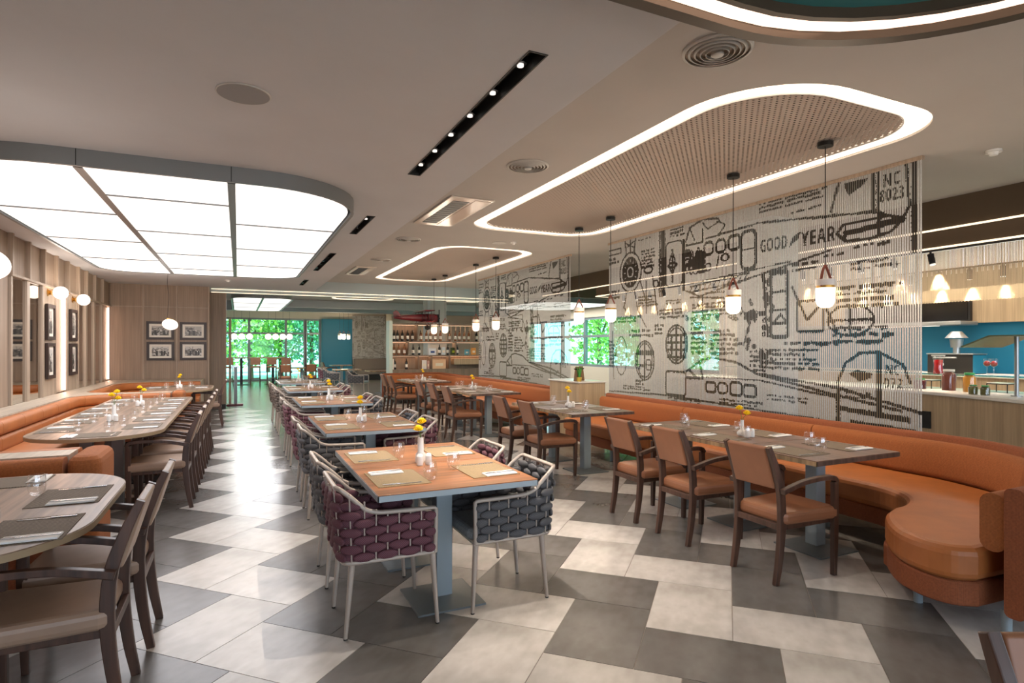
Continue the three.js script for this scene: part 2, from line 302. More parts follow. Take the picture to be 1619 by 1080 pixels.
{
  const o = thing('ceiling_speaker', 'flat grey round speaker set in the soffit', 'speaker', [.028, HS, -3.72]);
  obj('grille', cyl(.14, .14, .008, 0, -.004, 0, 40), std('#8f8d8c', .7), o); obj('rim', new THREE.TorusGeometry(.142, .005, 8, 40).rotateX(Math.PI / 2).translate(0, -.004, 0), MAT.vent, o);
  const p = thing('ceiling_speaker', 'small flat round ceiling disc between the two light coves', 'speaker', [3.92, HR, -8.93]);
  obj('grille', cyl(.11, .11, .008, 0, -.004, 0, 32), MAT.vent, p); obj('rim', new THREE.TorusGeometry(.112, .005, 8, 32).rotateX(Math.PI / 2).translate(0, -.004, 0), MAT.vent, p);
  const s = thing('smoke_detector', 'small white domed smoke detector between the light coves', 'detector', [4.1, HR, -8.75]);
  obj('base', cyl(.05, .05, .02, 0, -.01, 0, 20), MAT.white, s); obj('sensor', cyl(.03, .02, .025, 0, -.032, 0, 20), MAT.white, s);
  const s2 = thing('smoke_detector', 'small smoke detector high at the right edge of the ceiling', 'detector', [6.02, HR, -2.9]);
  obj('base', cyl(.06, .06, .02, 0, -.01, 0, 20), MAT.white, s2); obj('sensor', cyl(.04, .03, .025, 0, -.032, 0, 20), MAT.white, s2);
  const s3 = thing('smoke_detector', 'white smoke detector on the soffit near the far wood wall', 'detector', [-.2, HS, -14.2]);
  obj('base', cyl(.06, .06, .02, 0, -.01, 0, 20), MAT.white, s3); obj('sensor', cyl(.04, .03, .025, 0, -.032, 0, 20), MAT.white, s3);
}
[[2.2, 2.74, -7.95, -6.36, 'near ceiling air conditioner with dark slatted grille beside the light cove'], [2.28, 2.71, -14.2, -12.75, 'far ceiling air conditioner grille next to the beam']].forEach(([x0, x1, z0, z1, l]) => {
  const o = thing('air_conditioner', l, 'air conditioner', [0, 0, 0], 0, 'ceiling air conditioners');
  obj('panel', rbx(x0, x1, HR - .018, HR - .001, z0, z1, .006), std('#e4d6ca', .18), o);
  obj('grille_recess', bx(x0 + .08, x0 + .28, HR - .020, HR - .016, z0 + .14, z1 - .16), MAT.black, o);
  for (let k = 0; k < 12; k++) { const z = z0 + .16 + (z1 - z0 - .34) * k / 11; obj('slat', bx(x0 + .08, x0 + .28, HR - .023, HR - .019, z - .008, z + .008), MAT.hub, o); }
  obj('flap', rbx(x0 + .31, x1 - .03, HR - .023, HR - .017, z0 + .05, z1 - .05, .005), std('#ead9cc', .12), o);
});
// teal ceiling disc with light ring, above the camera
{
  const o = thing('ceiling_disc', 'teal hanging ceiling disc with glowing ring in a dark rim', 'light'), a = [-.6, 3.12, -1.93, 1.6, [1.2, 1.2, 1.2, 1.2]], P = rectPts(...a.slice(0, 4), 0, 14, a[4]);
  obj('rim', sweep(P, [[0, 2.9], [0, 3.02], [-.06, 3.02], [-.06, 2.9]].map(([q, y]) => [q + .03, y]), true), std('#4c4034', .5, { metalness: .4 }), o);
  obj('light_ring', plan(inset(a, .03), 2.935, 2.945, 0, [inset(a, .15)]), glow('#ffd9bf', 2.0), o);
  obj('inner_rim', sweep(inset(a, .16), [[-.015, 2.905], [.015, 2.905], [.015, 3.0], [-.015, 3.0]], true), std('#4c4034', .5, { metalness: .4 }), o);
  obj('disc', plan(inset(a, .17), 2.95, 2.975), std('#3f7f80', .7), o);
  areaLight(2.4, .1, 0xffd9bf, 2.0, 1.26, 2.93, -1.85, [0, -1, .0001]);
}
// ---------- beams ----------
struct('trim_1', [bx(-.63, 7.43, 2.87, HR, -16.5, -16.2)], MAT.bluePaint, 'grey blue beam with two light lines across the room', 'beam');
[2.87, 2.955].forEach((y, i) => tag(obj('light_strip', rbx(-.6, 7.4, y - .007, y + .007, -16.19, -16.18, .003), GL.led), ['lower warm light line along the blue grey beam', 'upper warm light line along the blue grey beam'][i], 'light strip', 'beam light lines'));
struct('trim_2', [bx(-3.5, 11, 2.9, HR, -24.4, -24)], MAT.bluePaint, 'grey beam across the far room', 'beam');
[[3.0, 5.0, -21.5, -18.2, 'bright rectangular ceiling light line in the far room'], [6.2, 8.4, -21, -17.6, 'bright ceiling light line beyond the wine shelf column']].forEach(([x0, x1, z0, z1, l]) => (tag(obj('light_loop', sweep(rectPts(x0, x1, z0, z1, .4), [[-.05, 3.225], [.05, 3.225], [.05, 3.249], [-.05, 3.249]], true), GL.led), l, 'light', 'far light loops'), areaLight(1.8, 2.9, 0xfff2e2, 1.3, (x0 + x1) / 2, 3.215, (z0 + z1) / 2, [0, -1, .0001])));
struct('ceiling', bx(1.6, 9, 3.0, 3.25, -23.4, -22.9), MAT.soffit, 'dropped ceiling step in the far room', 'ceiling');

// ---------- left wall: wood panels, fins, mirrors, pictures, light niches ----------
const finZ = [-9.52, -10.21, -10.91, -11.6, -12.28, -13.01, -13.65, -14.37, -15.12], XW = -2.66;
const photo = i => {
  const c = document.createElement('canvas'); c.width = 160; c.height = 110; const g = c.getContext('2d'); let s = 77 + i * 131; const r = () => (s = (s * 16807) % 2147483647) / 2147483647;
  g.fillStyle = ['#b9b2aa', '#d5cfc8', '#a8a097', '#cfc7bd'][i % 4]; g.fillRect(0, 0, 160, 110);
  g.fillStyle = '#6b645d'; g.fillRect(0, 62 + r() * 20, 160, 60);
  for (let k = 0; k < 40; k++) { const v = Math.floor(30 + r() * 200); g.fillStyle = `rgb(${v},${v - 5},${v - 10})`; g.beginPath(); g.ellipse(r() * 160, 25 + r() * 80, 3 + r() * 18, 3 + r() * 14, r() * 3, 0, 7); g.fill(); }
  g.strokeStyle = '#2a2622'; g.lineWidth = 4; for (let k = 0; k < 5; k++) { g.beginPath(); g.moveTo(r() * 160, r() * 110); g.lineTo(r() * 160, r() * 110); g.stroke(); }
  for (let k = 0; k < 3; k++) { const x = 25 + r() * 110; g.fillStyle = '#211e1b'; g.fillRect(x - 7, 50, 14, 55); g.fillStyle = '#cbbfb3'; g.beginPath(); g.arc(x, 44, 6, 0, 7); g.fill(); g.fillStyle = '#3a342f'; g.fillRect(x - 7, 35, 14, 5); }
  const t = new THREE.CanvasTexture(c); t.colorSpace = THREE.SRGBColorSpace; return t;
};
function picture(label, w, h, pos, turn, i) {            // stands in the x, y plane, facing +z
  const o = thing('framed_picture', label, 'picture', pos, turn, 'framed aviation photographs');
  const f = .055, fr = [bx(-w / 2, w / 2, h / 2 - f, h / 2, 0, .035), bx(-w / 2, w / 2, -h / 2, -h / 2 + f, 0, .035), bx(-w / 2, -w / 2 + f, -h / 2 + f, h / 2 - f, 0, .035), bx(w / 2 - f, w / 2, -h / 2 + f, h / 2 - f, 0, .035)];
  obj('frame', fr, std('#33241f', .45), o);
  obj('mat_board', bx(-w / 2 + f, w / 2 - f, -h / 2 + f, h / 2 - f, .004, .012), MAT.paper, o);
  const pw = w / 2 - f - .05, ph = h / 2 - f - .045; obj('print', new THREE.PlaneGeometry(2 * pw, 2 * ph).translate(0, 0, .0135), std('#ffffff', .35, { map: photo(i) }), o, { uv: true });
  return o;
}
{
  const w = structGroup('wall_left', 'pale oak panelled wall with upright fins and mirrors behind the booths', 'wall');
  obj('core', bx(-3.0, -2.72, 0, 3.6, -16.4, 4.2), MAT.panelWood, w);
  obj('panel', bx(-2.72, XW, 0, HS, -9.5, 4.1), MAT.panelWood, w);
  const zs = [...finZ, -15.98];
  for (let i = 0; i < zs.length - 1; i++) {
    const a = zs[i], b = zs[i + 1], kind = ['m', 'm', 'p', 'n', 'p', 'm', 'm', 'm', 'n'][i];
    obj('panel', bx(-2.72, XW - (i % 2 ? .004 : 0), 2.46, HS, b, a), MAT.panelWood, w);
    if (kind === 'm') obj('mirror', bx(-2.72, XW + .004, .73, 2.44, b + .06, a - .06), MAT.mirror, w);
    else if (kind === 'p') obj('panel', bx(-2.72, XW + .01, .72, 2.46, b, a), MAT.finWood, w);
    else { obj('panel', bx(-2.72, XW - .005, .78, 2.44, b, a), MAT.finWood, w); obj('light_niche', bx(XW - .005, XW + .018, .80, 2.42, b + .08, b + .14), GL.niche, w); areaLight(.03, 1.6, 0xffc9ab, 22, XW + .02, 1.6, b + .16, [-.3, 0, 1]); }
    if (kind === 'm') { obj('jamb', bx(-2.72, XW + .03, .72, 2.46, b, b + .06), MAT.finWood, w); obj('jamb', bx(-2.72, XW + .03, .72, 2.46, a - .06, a), MAT.finWood, w); }
  }
  for (const z of finZ) { obj('fin', bx(XW - .02, XW + .055, 2.46, HS, z - .03, z + .03), MAT.finWood, w); }
  for (const z of [-11.6, -12.28, -15.12]) obj('fin', bx(XW - .02, XW + .02, .72, 2.44, z - .025, z + .025), MAT.finWood, w);
  obj('rail', bx(XW - .02, XW + .05, 2.435, 2.465, -15.98, -9.5), MAT.finWood, w);
}
picture('framed photograph, upper of the nearer pair on the fin wall', .42, .55, [XW + .02, 1.905, -11.24], Math.PI / 2, 0); picture('framed photograph, lower of the nearer pair on the fin wall', .42, .55, [XW + .02, 1.31, -11.24], Math.PI / 2, 1);
picture('framed photograph, upper of the farther pair on the fin wall', .42, .55, [XW + .02, 1.905, -12.63], Math.PI / 2, 2); picture('framed photograph, lower of the farther pair on the fin wall', .42, .55, [XW + .02, 1.31, -12.63], Math.PI / 2, 3);
{
  const w = structGroup('wall_back', 'oak panelled end wall of the booths hung with four photographs', 'wall');
  obj('core', bx(-2.72, -.63, 0, HS, -16.4, -16.02), MAT.panelWood, w);
  for (const [a, b] of [[-2.66, -1.996], [-1.996, -1.316], [-1.316, -.64]]) { obj('panel', bx(a + .01, b - .01, 2.475, HS, -16.03, -16.0), MAT.panelWood, w); obj('panel', bx(a + .01, b - .01, .1, 2.455, -16.03, -16.0), MAT.panelWood, w); }
  for (const x of [-1.996, -1.316, -.645]) obj('fin', bx(x - .014, x + .014, .1, HS, -16.03, -15.955), MAT.finWood, w);
  obj('rail', bx(-2.66, -.63, 2.455, 2.475, -16.03, -15.965), MAT.finWood, w);
  const c = structGroup('wall_end', 'dark grey wood pier at the end of the booths', 'wall');
  obj('pier', bx(-.63, -.27, .1, 2.88, -16.6, -16.3), MAT.greyWood, c); obj('plinth', bx(-.62, -.28, 0, .1, -16.59, -16.31), MAT.black, c); obj('pier_back', bx(-3.6, -.63, 0, 3.3, -16.7, -16.42), MAT.greyWood, c);
}
picture('framed photograph, top left of four on the end wall', .56, .425, [-1.655, 1.91, -15.998], 0, 4); picture('framed photograph, bottom left of four on the end wall', .56, .43, [-1.65, 1.427, -15.998], 0, 5);
picture('framed photograph, top right of four on the end wall', .56, .425, [-.974, 1.905, -15.998], 0, 6); picture('framed photograph, bottom right of four on the end wall', .56, .43, [-.974, 1.43, -15.998], 0, 7);
function sconce(z, label) {
  const o = thing('wall_lamp', label, 'wall lamp', [XW + .012, 2.36, z], 0, 'globe wall lamps');
  obj('mount', [cyl(.055, .055, .02, 0, 0, 0, 20).rotateZ(Math.PI / 2), cyl(.028, .04, .04, 0, 0, 0, 16).rotateZ(Math.PI / 2).translate(.03, 0, 0)], MAT.brass, o);
  obj('arm', rod([.02, 0, 0], [.28, 0, 0], .006), MAT.brass, o);
  obj('globe', sph(.1, .16, 0, 0, 24, 18), GL.globe, o);
  const l = new THREE.PointLight(0xffeedd, 1.6); l.position.set(.16, 0, 0); l.castShadow = true; l.shadow.radius = 4; o.add(l);
}
sconce(-11.2, 'globe wall lamp on brass arm above the nearer picture pair'); sconce(-12.68, 'globe wall lamp on brass arm above the farther picture pair');
function globePendant(label, x, z, yTop, y) {
  const o = thing('globe_pendant', label, 'pendant lamp', [x, 0, z], 0, 'globe pendants over the booths');
  obj('cord', tube([[-.03, yTop, 0], [-.045, yTop - .25, 0], [-.02, (y + yTop) / 2, 0], [-.05, y + .1, 0]], .004, 20, 6), MAT.black, o);
  obj('bracket', [rod([-.05, y + .12, 0], [-.05, y - .1, 0], .006), rod([-.05, y + .12, 0], [.06, y + .09, 0], .006)], MAT.brass, o);
  obj('globe', new THREE.SphereGeometry(1, 28, 20).scale(.135, .1, .135).rotateZ(-.2).translate(0, y, 0), GL.globe, o);
  const l = new THREE.PointLight(0xfff4ea, z > -6 ? .9 : 2.4); l.position.set(0, y, 0); l.castShadow = true; l.shadow.radius = 4; o.add(l);
}
globePendant('white glass globe pendant over the far corner booth table', -1.17, -12.85, HS, 1.95);
globePendant('white glass globe pendant over the foreground oval table', -1.38, -4.5, HS, 2.02);

// ---------- booth half wall and booths ----------
{
  const P = [[-2.65, 2.5], [-2.33, 2.5], ...arc(-1.75, -4.44, .58, 180, 270).map(p => p), [-1.07, -5.02], [-1.07, -5.28], ...arc(-1.75, -5.86, .58, 90, 180).map(p => p), ...arc(-1.75, -10.7, .58, 180, 270), [-1.01, -11.28], [-1.01, -11.54], ...arc(-1.75, -12.12, .58, 90, 180), ...arc(-1.75, -14.2, .58, 180, 270), [-.75, -14.78], [-.75, -15.96], [-2.65, -15.96]];
  struct('trim_3', plan(P, 0, .77), MAT.ledge, 'pale ledge running behind the orange booth backs', 'ledge');
}
function pathCut(path, s0, s1) {
  const out = []; let s = 0;
  for (let i = 0; i < path.length - 1; i++) {
    const [a, b] = [path[i], path[i + 1]], l = Math.hypot(b[0] - a[0], b[1] - a[1]), at = t => [a[0] + (b[0] - a[0]) * t, a[1] + (b[1] - a[1]) * t];
    if (s + l > s0 && s < s1) { const t0 = Math.max(0, (s0 - s) / l), t1 = Math.min(1, (s1 - s) / l); if (!out.length) out.push(at(t0)); out.push(at(t1)); }
    s += l;
  }
  return out;
}
const pathLen = p => p.slice(1).reduce((a, q, i) => a + Math.hypot(q[0] - p[i][0], q[1] - p[i][1]), 0);
function booth(label, path, side, cuts, mats, opt = {}) {
  const o = thing('booth_bench', label, 'bench', [0, 0, 0], 0, 'orange booth benches'), L = pathLen(path), n = cuts, top = opt.top || .768, S = v => v * side;
  for (let k = 0; k < n; k++) {
    const seg = pathCut(path, L * k / n + .002, L * (k + 1) / n - .002);
    obj('back_cushion', sweep(seg, rprof(...[S(.012), S(.16)].sort((a, b) => a - b), .615, top, .05)), mats[0], o);
    obj('back_cushion', sweep(seg, rprof(...[S(.012), S(.15)].sort((a, b) => a - b), .44, .61, .045)), mats[0], o);
  }
  const m = Math.max(3, Math.round(n / 3));
  for (let k = 0; k < m; k++) obj('seat_cushion', sweep(pathCut(path, L * k / m + .003, L * (k + 1) / m - .003), rprof(...[S(.02), S(.6)].sort((a, b) => a - b), .30, .455, .04)), mats[1], o);
  obj('plinth', sweep(path, [[S(.02), .06], [S(.55), .06], [S(.55), .30], [S(.02), .30]]), mats[2], o);
  return o;
}
const OM = [MAT.orange, MAT.orange, MAT.rust];
booth('orange channelled booth bench wrapped round the long table', [[-1.07, -5.28], ...arc(-1.75, -5.86, .58, 270 - 180, 180), ...arc(-1.75, -10.7, .58, 180, 270), [-1.01, -11.28]].map(p => p), 1, 12, OM);
booth('orange booth bench behind the foreground oval table', [[-1.07, -5.02], ...arc(-1.75, -4.44, .58, 270, 180), [-2.33, 2.4]], -1, 10, [MAT.orangeCloth, MAT.orange, MAT.rust]);
booth('curved orange booth bench in the far corner below the photographs', [[-1.01, -11.54], ...arc(-1.75, -12.12, .58, 90, 180), ...arc(-1.75, -14.2, .58, 180, 270), [-.75, -14.78]], 1, 6, OM);
{ // upholstered rounded ends of the two dividers
  const e = thing('divider_end', 'rounded orange upholstered end of the divider behind the oval table', 'divider', [0, 0, 0], 0, 'divider ends');
  obj('bolster', plan(rectPts(-1.06, -.86, -5.44, -4.86, .09, 6), .46, .775, .06), MAT.orangeCloth, e); obj('base', plan(rectPts(-1.04, -.88, -5.42, -4.88, .08, 6), .05, .46, .02), MAT.orangeCloth, e);
  const f = thing('divider_end', 'rounded orange upholstered end of the divider beyond the long table', 'divider', [0, 0, 0], 0, 'divider ends');
  obj('bolster', plan(rectPts(-1.0, -.82, -11.7, -11.12, .09, 6), .46, .785, .05), MAT.orangeCloth, f); obj('base', plan(rectPts(-.98, -.84, -11.68, -11.14, .08, 6), .05, .46, .02), MAT.orangeCloth, f);
}
// ---------- right benches ----------
{
  const o = thing('curved_bench', 'orange bench curving round the nearest bench table, on steel feet', 'bench', [0, 0, 0], 0, 'orange wall benches');
  const inner = [[4.47, -7.75], [4.47, -3.0], ...arc(3.95, -3.0, .52, 0, 90, 16).slice(1), ...new THREE.CatmullRomCurve3([V(3.95, 0, -2.48), V(3.78, 0, -2.42), V(3.6, 0, -2.29), V(3.46, 0, -2.13), V(3.41, 0, -1.96), V(3.44, 0, -1.84), V(3.53, 0, -1.77)]).getPoints(22).slice(1).map(p => [p.x, p.z])];
  const outerB = [[3.9, -1.75], ...arc(3.95, -2.95, 1.2, 90, 0, 20), [5.15, -7.75]];
  const cut = (P, z0, z1) => P;                                         // whole outline
  const seatA = [[4.47, -7.75], [4.47, -5.71], [5.15, -5.71], [5.15, -7.75]], seatB = [[4.47, -5.70], [4.47, -4.01], [5.15, -4.01], [5.15, -5.70]];
  const seatC = [[4.47, -4.0], ...inner.slice(1), ...outerB.slice(0, -1), [5.15, -4.0]];
  for (const s of [seatA, seatB, seatC]) obj('seat_cushion', plan(s, .275, .46, .045), MAT.orange, o);
  const shrink = (P, d) => P.map(([x, z]) => [x + (x < 4.5 && z < -2.6 ? d : x < 3.7 ? d * .8 : 0), z - (z > -2.5 && x < 4.2 ? d * .3 : 0)]);
  obj('plinth', [plan(shrink([[4.47, -7.75], ...inner.slice(1), ...outerB], .03), .14, .275, .015)], MAT.rust, o);
  const bp = [[3.56, -1.65], [3.95, -1.65], ...arc(3.95, -2.95, 1.3, 90, 0, 24).slice(1), [5.25, -7.75]];
  obj('back_shell', sweep(bp, rprof(-.02, .07, .14, .80, .03)), MAT.rust, o);
  const L = pathLen(bp);
  for (const [a, b] of [[.02, L - 3.75], [L - 3.74, L - 1.9], [L - 1.89, L - .01]]) obj('back_cushion', sweep(pathCut(bp, a, b), rprof(-.14, -.02, .45, .755, .055)), MAT.orangeCloth, o);
    obj('side_panel', sweep(bp, rprof(.072, .095, .13, .77, .008)), MAT.edgeDark, o);
  for (const [x, z] of [[3.68, -2.16], [3.65, -1.7], [4.53, -3.4], [4.53, -5], [4.53, -6.57], [5.1, -3], [5.15, -6.5], [4.5, -1.9]]) obj('foot', cyl(.024, .024, .145, x, .0725, z, 14), MAT.steelBlue, o);
}
{
  const o = thing('corner_bench', 'orange bench along the far chain curtain, turning the corner', 'bench', [0, 0, 0], 0, 'orange wall benches');
  for (const [a, b] of [[-9.3, -11.3], [-11.31, -13.3], [-13.31, -15.55]]) obj('seat_cushion', rbx(4.47, 5.15, .275, .46, b, a, .045, 3), MAT.orange, o);
  obj('seat_cushion', rbx(3.6, 5.15, .275, .46, -16.1, -15.56, .045, 3), MAT.orange, o);
  obj('plinth', [bx(4.5, 5.2, .14, .275, -16.1, -9.3), bx(3.63, 4.5, .14, .275, -16.1, -15.58)], MAT.rust, o);
  const bp = [[3.6, -16.2], [5.02, -16.2], ...arc(5.02, -15.97, .23, -90, 0, 6).slice(1), [5.25, -9.3]];
  obj('back_shell', sweep(bp, rprof(-.07, .02, .14, .80, .03)), MAT.rust, o);
  const L = pathLen(bp); for (let k = 0; k < 4; k++) obj('back_cushion', sweep(pathCut(bp, L * k / 4 + .003, L * (k + 1) / 4 - .003), rprof(.02, .14, .45, .755, .055)), MAT.orangeCloth, o);
  for (const [x, z] of [[4.53, -9.6], [4.53, -12], [4.53, -14.5], [3.7, -15.7], [5.15, -9.6], [5.15, -14]]) obj('foot', cyl(.024, .024, .145, x, .0725, z, 12), MAT.steelBlue, o);
}
{
  const o = thing('service_cabinet', 'pale oak service cabinet with stone top between the two benches', 'cabinet', [0, 0, 0]);
  obj('body', rbx(5.05, 5.56, 0, .93, -9.25, -8.25, .008), MAT.counterWood, o); obj('top', rbx(5.03, 5.58, .93, .955, -9.27, -8.23, .006), MAT.stoneTop, o); obj('kick', bx(5.07, 5.54, -.0, .02, -8.26, -8.24), MAT.counterWood, o);
}

// ---------- chain curtains printed with aircraft drawings ----------
const chainArt = (() => {
  const W = 900, H = 470, c = document.createElement('canvas'); c.width = W; c.height = H; const g = c.getContext('2d');
  g.fillStyle = '#d3cec8'; g.fillRect(0, 0, W, H); g.strokeStyle = g.fillStyle = '#2c2622'; let s = 991; const r = () => (s = (s * 16807) % 2147483647) / 2147483647;
  const X = u => u * W, Y = v => v * H, ln = (pts, w = 3) => { g.lineWidth = w * 1.3; g.beginPath(); pts.forEach(([u, v], i) => i ? g.lineTo(X(u), Y(v)) : g.moveTo(X(u), Y(v))); g.stroke(); };
  const el = (u, v, a, b, w = 3, fill) => { g.lineWidth = w * 1.2; g.beginPath(); g.ellipse(X(u), Y(v), X(a), Y(b), 0, 0, 7); fill ? g.fill() : g.stroke(); };
  const rc = (u0, v0, u1, v1, rad = 8, w = 3) => { g.lineWidth = w * 1.2; const x = X(u0), y = Y(v0), a = X(u1 - u0), b = Y(v1 - v0); g.beginPath(); g.moveTo(x + rad, y); g.arcTo(x + a, y, x + a, y + b, rad); g.arcTo(x + a, y + b, x, y + b, rad); g.arcTo(x, y + b, x, y, rad); g.arcTo(x, y, x + a, y, rad); g.stroke(); };
  const script = (u0, v0, u1, v1, n) => { for (let k = 0; k < n; k++) { const y = Y(v0 + (v1 - v0) * (k + .5) / n), h = Y(v1 - v0) / n * .72; let x = X(u0); const end = X(u1) - r() * X(u1 - u0) * .3; while (x < end) { const w = 4 + r() * 6; g.fillRect(x, y - h / 2 + r() * 2 - 1, w, h * (.6 + .4 * r())); x += w + 1 + (r() < .2 ? 5 : 0); } } };   // handwriting too small to read
  // wheel on its strut
  el(.119, .205, .055, .12, 4); g.beginPath(); g.ellipse(X(.119), Y(.205), X(.043), Y(.095), 0, 0, 7); g.fill();
  g.strokeStyle = '#d3cec8'; for (let k = 0; k < 12; k++) { const a = k * Math.PI / 6; g.lineWidth = 3; g.beginPath(); g.moveTo(X(.119) + Math.cos(a) * X(.026), Y(.205) + Math.sin(a) * Y(.058)); g.lineTo(X(.119) + Math.cos(a) * X(.036), Y(.205) + Math.sin(a) * Y(.08)); g.stroke(); } el(.119, .205, .014, .03, 4); g.strokeStyle = '#2c2622';
  ln([[.09, 0], [.10, .10]], 4); ln([[.147, 0], [.136, .10]], 4); ln([[.119, 0], [.119, .09]], 3); ln([[.095, .05], [.14, .02]], 3); ln([[.095, .02], [.14, .06]], 3); ln([[.1, .32], [.085, .42], [.14, .50]], 4); ln([[.14, .32], [.16, .45], [.20, .55]], 3); ln([[.165, .25], [.20, .40]], 3);
  script(.175, .085, .24, .2, 6); script(.0, .09, .06, .14, 2); script(.16, .02, .235, .03, 1); el(.21, .21, .02, .02, 5);
  // wing seen from the end, propeller panel
  ln([[.262, 0], [.262, .38]], 3); ln([[.275, 0], [.275, .38]], 9); for (let k = 0; k < 14; k++) el(.275 + (r() - .5) * .015, k * .028, .008, .01, 3); ln([[.284, 0], [.284, .38]], 3);
  rc(.29, .08, .361, .33, 14, 4); ln([[.319, .12], [.319, .31]], 5); el(.319, .2, .012, .05, 4); el(.319, .21, .02, .012, 4); script(.309, .005, .365, .06, 3);
  // engine, cockpit, windows, door
  for (let k = 0; k < 46; k++) el(.378 + r() * .07, .15 + r() * .12, .004 + r() * .012, .006 + r() * .02, 3, r() < .5); ln([[.366, .08], [.366, .36]], 7); ln([[.374, .10], [.39, .03], [.44, .0], [.50, .02]], 4); ln([[.374, .12], [.44, .12], [.44, .05]], 4); ln([[.39, .03], [.41, .10]], 3); ln([[.44, .02], [.46, .06], [.50, .03], [.52, .06], [.50, .10]], 3);
  rc(.446, .128, .479, .19, 10, 5); rc(.489, .128, .522, .19, 10, 5); rc(.532, .122, .569, .19, 10, 5); rc(.574, .115, .619, .296, 14, 6); ln([[.574, .2], [.619, .2]], 3); el(.52, .22, .012, .018, 4); el(.46, .255, .01, .02, 3); ln([[.50, .2], [.49, .27]], 3);
  ln([[.37, .36], [.43, .40], [.6, .34], [.82, .27]], 3); ln([[.45, .105], [.63, .09], [.82, .132], [.914, .15]], 3); ln([[.37, .33], [.56, .31], [.72, .29]], 2);
  // lettering on the fuselage
  g.font = 'bold 40px sans-serif'; g.textBaseline = 'middle'; g.fillText('GOOD', X(.632), Y(.20), X(.078)); g.fillText('YEAR', X(.745), Y(.205), X(.083)); g.beginPath(); g.moveTo(X(.712), Y(.235)); g.lineTo(X(.722), Y(.19)); g.lineTo(X(.745), Y(.165)); g.lineTo(X(.738), Y(.20)); g.lineTo(X(.722), Y(.215)); g.fill();
  script(.629, .0, .815, .05, 3); script(.719, .07, .816, .09, 1); script(.867, .265, .968, .29, 1); script(.80, .285, .86, .30, 1);
  // tail fin with registration, spinner
  ln([[.837, 0], [.816, .119]], 4); ln([[.909, 0], [.909, .154]], 5); ln([[.918, 0], [.918, .154]], 4); ln([[.971, 0], [.977, .157], [.964, .2], [.914, .155], [.82, .13]], 4); ln([[.986, 0], [.986, .33]], 7);
  g.beginPath(); g.moveTo(X(.846), Y(.012)); g.lineTo(X(.898), Y(.018)); g.lineTo(X(.885), Y(.04)); g.lineTo(X(.858), Y(.068)); g.lineTo(X(.852), Y(.045)); g.fill();
  g.font = 'bold 30px sans-serif'; g.fillText('NC', X(.927), Y(.045), X(.034)); g.fillText('8023', X(.9205), Y(.1), X(.048));
  ln([[.902, .178], [.845, .178], [.831, .21], [.85, .245], [.902, .252], [.94, .24], [.968, .2], [.94, .18], [.902, .178]], 4); ln([[.845, .215], [.968, .2]], 8); ln([[.92, .155], [.92, .25]], 5); ln([[.85, .18], [.85, .24]], 3);
  // lower half: front views, columns of names, second fuselage, tail with registration
  el(.192, .745, .045, .115, 4); el(.192, .745, .037, .10, 3); ln([[.192, .63], [.192, .86]], 4); ln([[.148, .70], [.236, .70]], 10); ln([[.15, .77], [.235, .77]], 3); rc(.165, .78, .19, .84, 4, 3); rc(.2, .74, .22, .8, 4, 3);
  el(.336, .65, .045, .105, 4); el(.336, .65, .038, .09, 3); ln([[.336, .55], [.336, .755]], 4); for (const v of [.6, .64, .68, .72]) ln([[.295, v], [.378, v]], 5); for (const u of [.315, .355]) ln([[u, .6], [u, .72]], 6);
  el(.07, .72, .03, .12, 3); ln([[.02, .56], [.03, .88]], 3); script(.0, .5, .175, .52, 1); script(.045, .47, .2, .5, 1); script(.112, .558, .244, .61, 2); script(.26, .446, .383, .51, 3); script(.394, .529, .452, .71, 7); script(.468, .573, .571, .71, 6); script(.6, .68, .67, .785, 5); script(.08, .90, .23, .93, 2); script(.145, .86, .19, .9, 2);
  rc(.29, .80, .374, .93, 8, 4); ln([[.374, .80], [.44, .73], [.476, .72], [.56, .74], [.62, .79], [.83, .86], [.965, .90]], 4); ln([[.374, .83], [.44, .83], [.43, .74]], 5); ln([[.39, .79], [.42, .83]], 5); ln([[.45, .82], [.63, .82], [.83, .87]], 3); rc(.452, .845, .488, .895, 8, 5); rc(.496, .845, .528, .895, 8, 4); rc(.538, .838, .575, .9, 8, 5); rc(.581, .845, .62, .9, 8, 5); ln([[.0, .95], [.3, .935], [.66, .96], [1, .98]], 3);
  ln([[.64, .33], [.655, .62]], 4); for (let k = 0; k < 26; k++) el(.64 + r() * .03, .33 + r() * .3, .004, .008, 3); rc(.664, .33, .71, .62, 4, 6); for (const v of [.42, .50, .56]) ln([[.664, v], [.71, v]], 4); ln([[.72, .4], [.76, .55], [.80, .48], [.83, .6]], 4); rc(.735, .47, .80, .6, 4, 4); ln([[.67, .56], [.69, .52], [.71, .56]], 4); script(.662, .31, .72, .35, 2); ln([[.39, .40], [.56, .43], [.60, .56], [.58, .66]], 3); for (let k = 0; k < 20; k++) el(.59 + r() * .03, .44 + r() * .24, .003, .008, 3); rc(.44, .39, .56, .50, 6, 3);
  script(.40, .435, .56, .49, 3); script(.0, .30, .06, .36, 3); script(.16, .36, .25, .43, 4); script(.29, .40, .37, .43, 2); script(.72, .30, .80, .345, 2); script(.86, .33, .97, .37, 2); script(.83, .42, .98, .52, 4); script(.0, .62, .035, .8, 8); script(.24, .53, .285, .6, 3); script(.70, .64, .83, .665, 1); script(.5, .92, .66, .95, 2); script(.30, .94, .44, .98, 2);
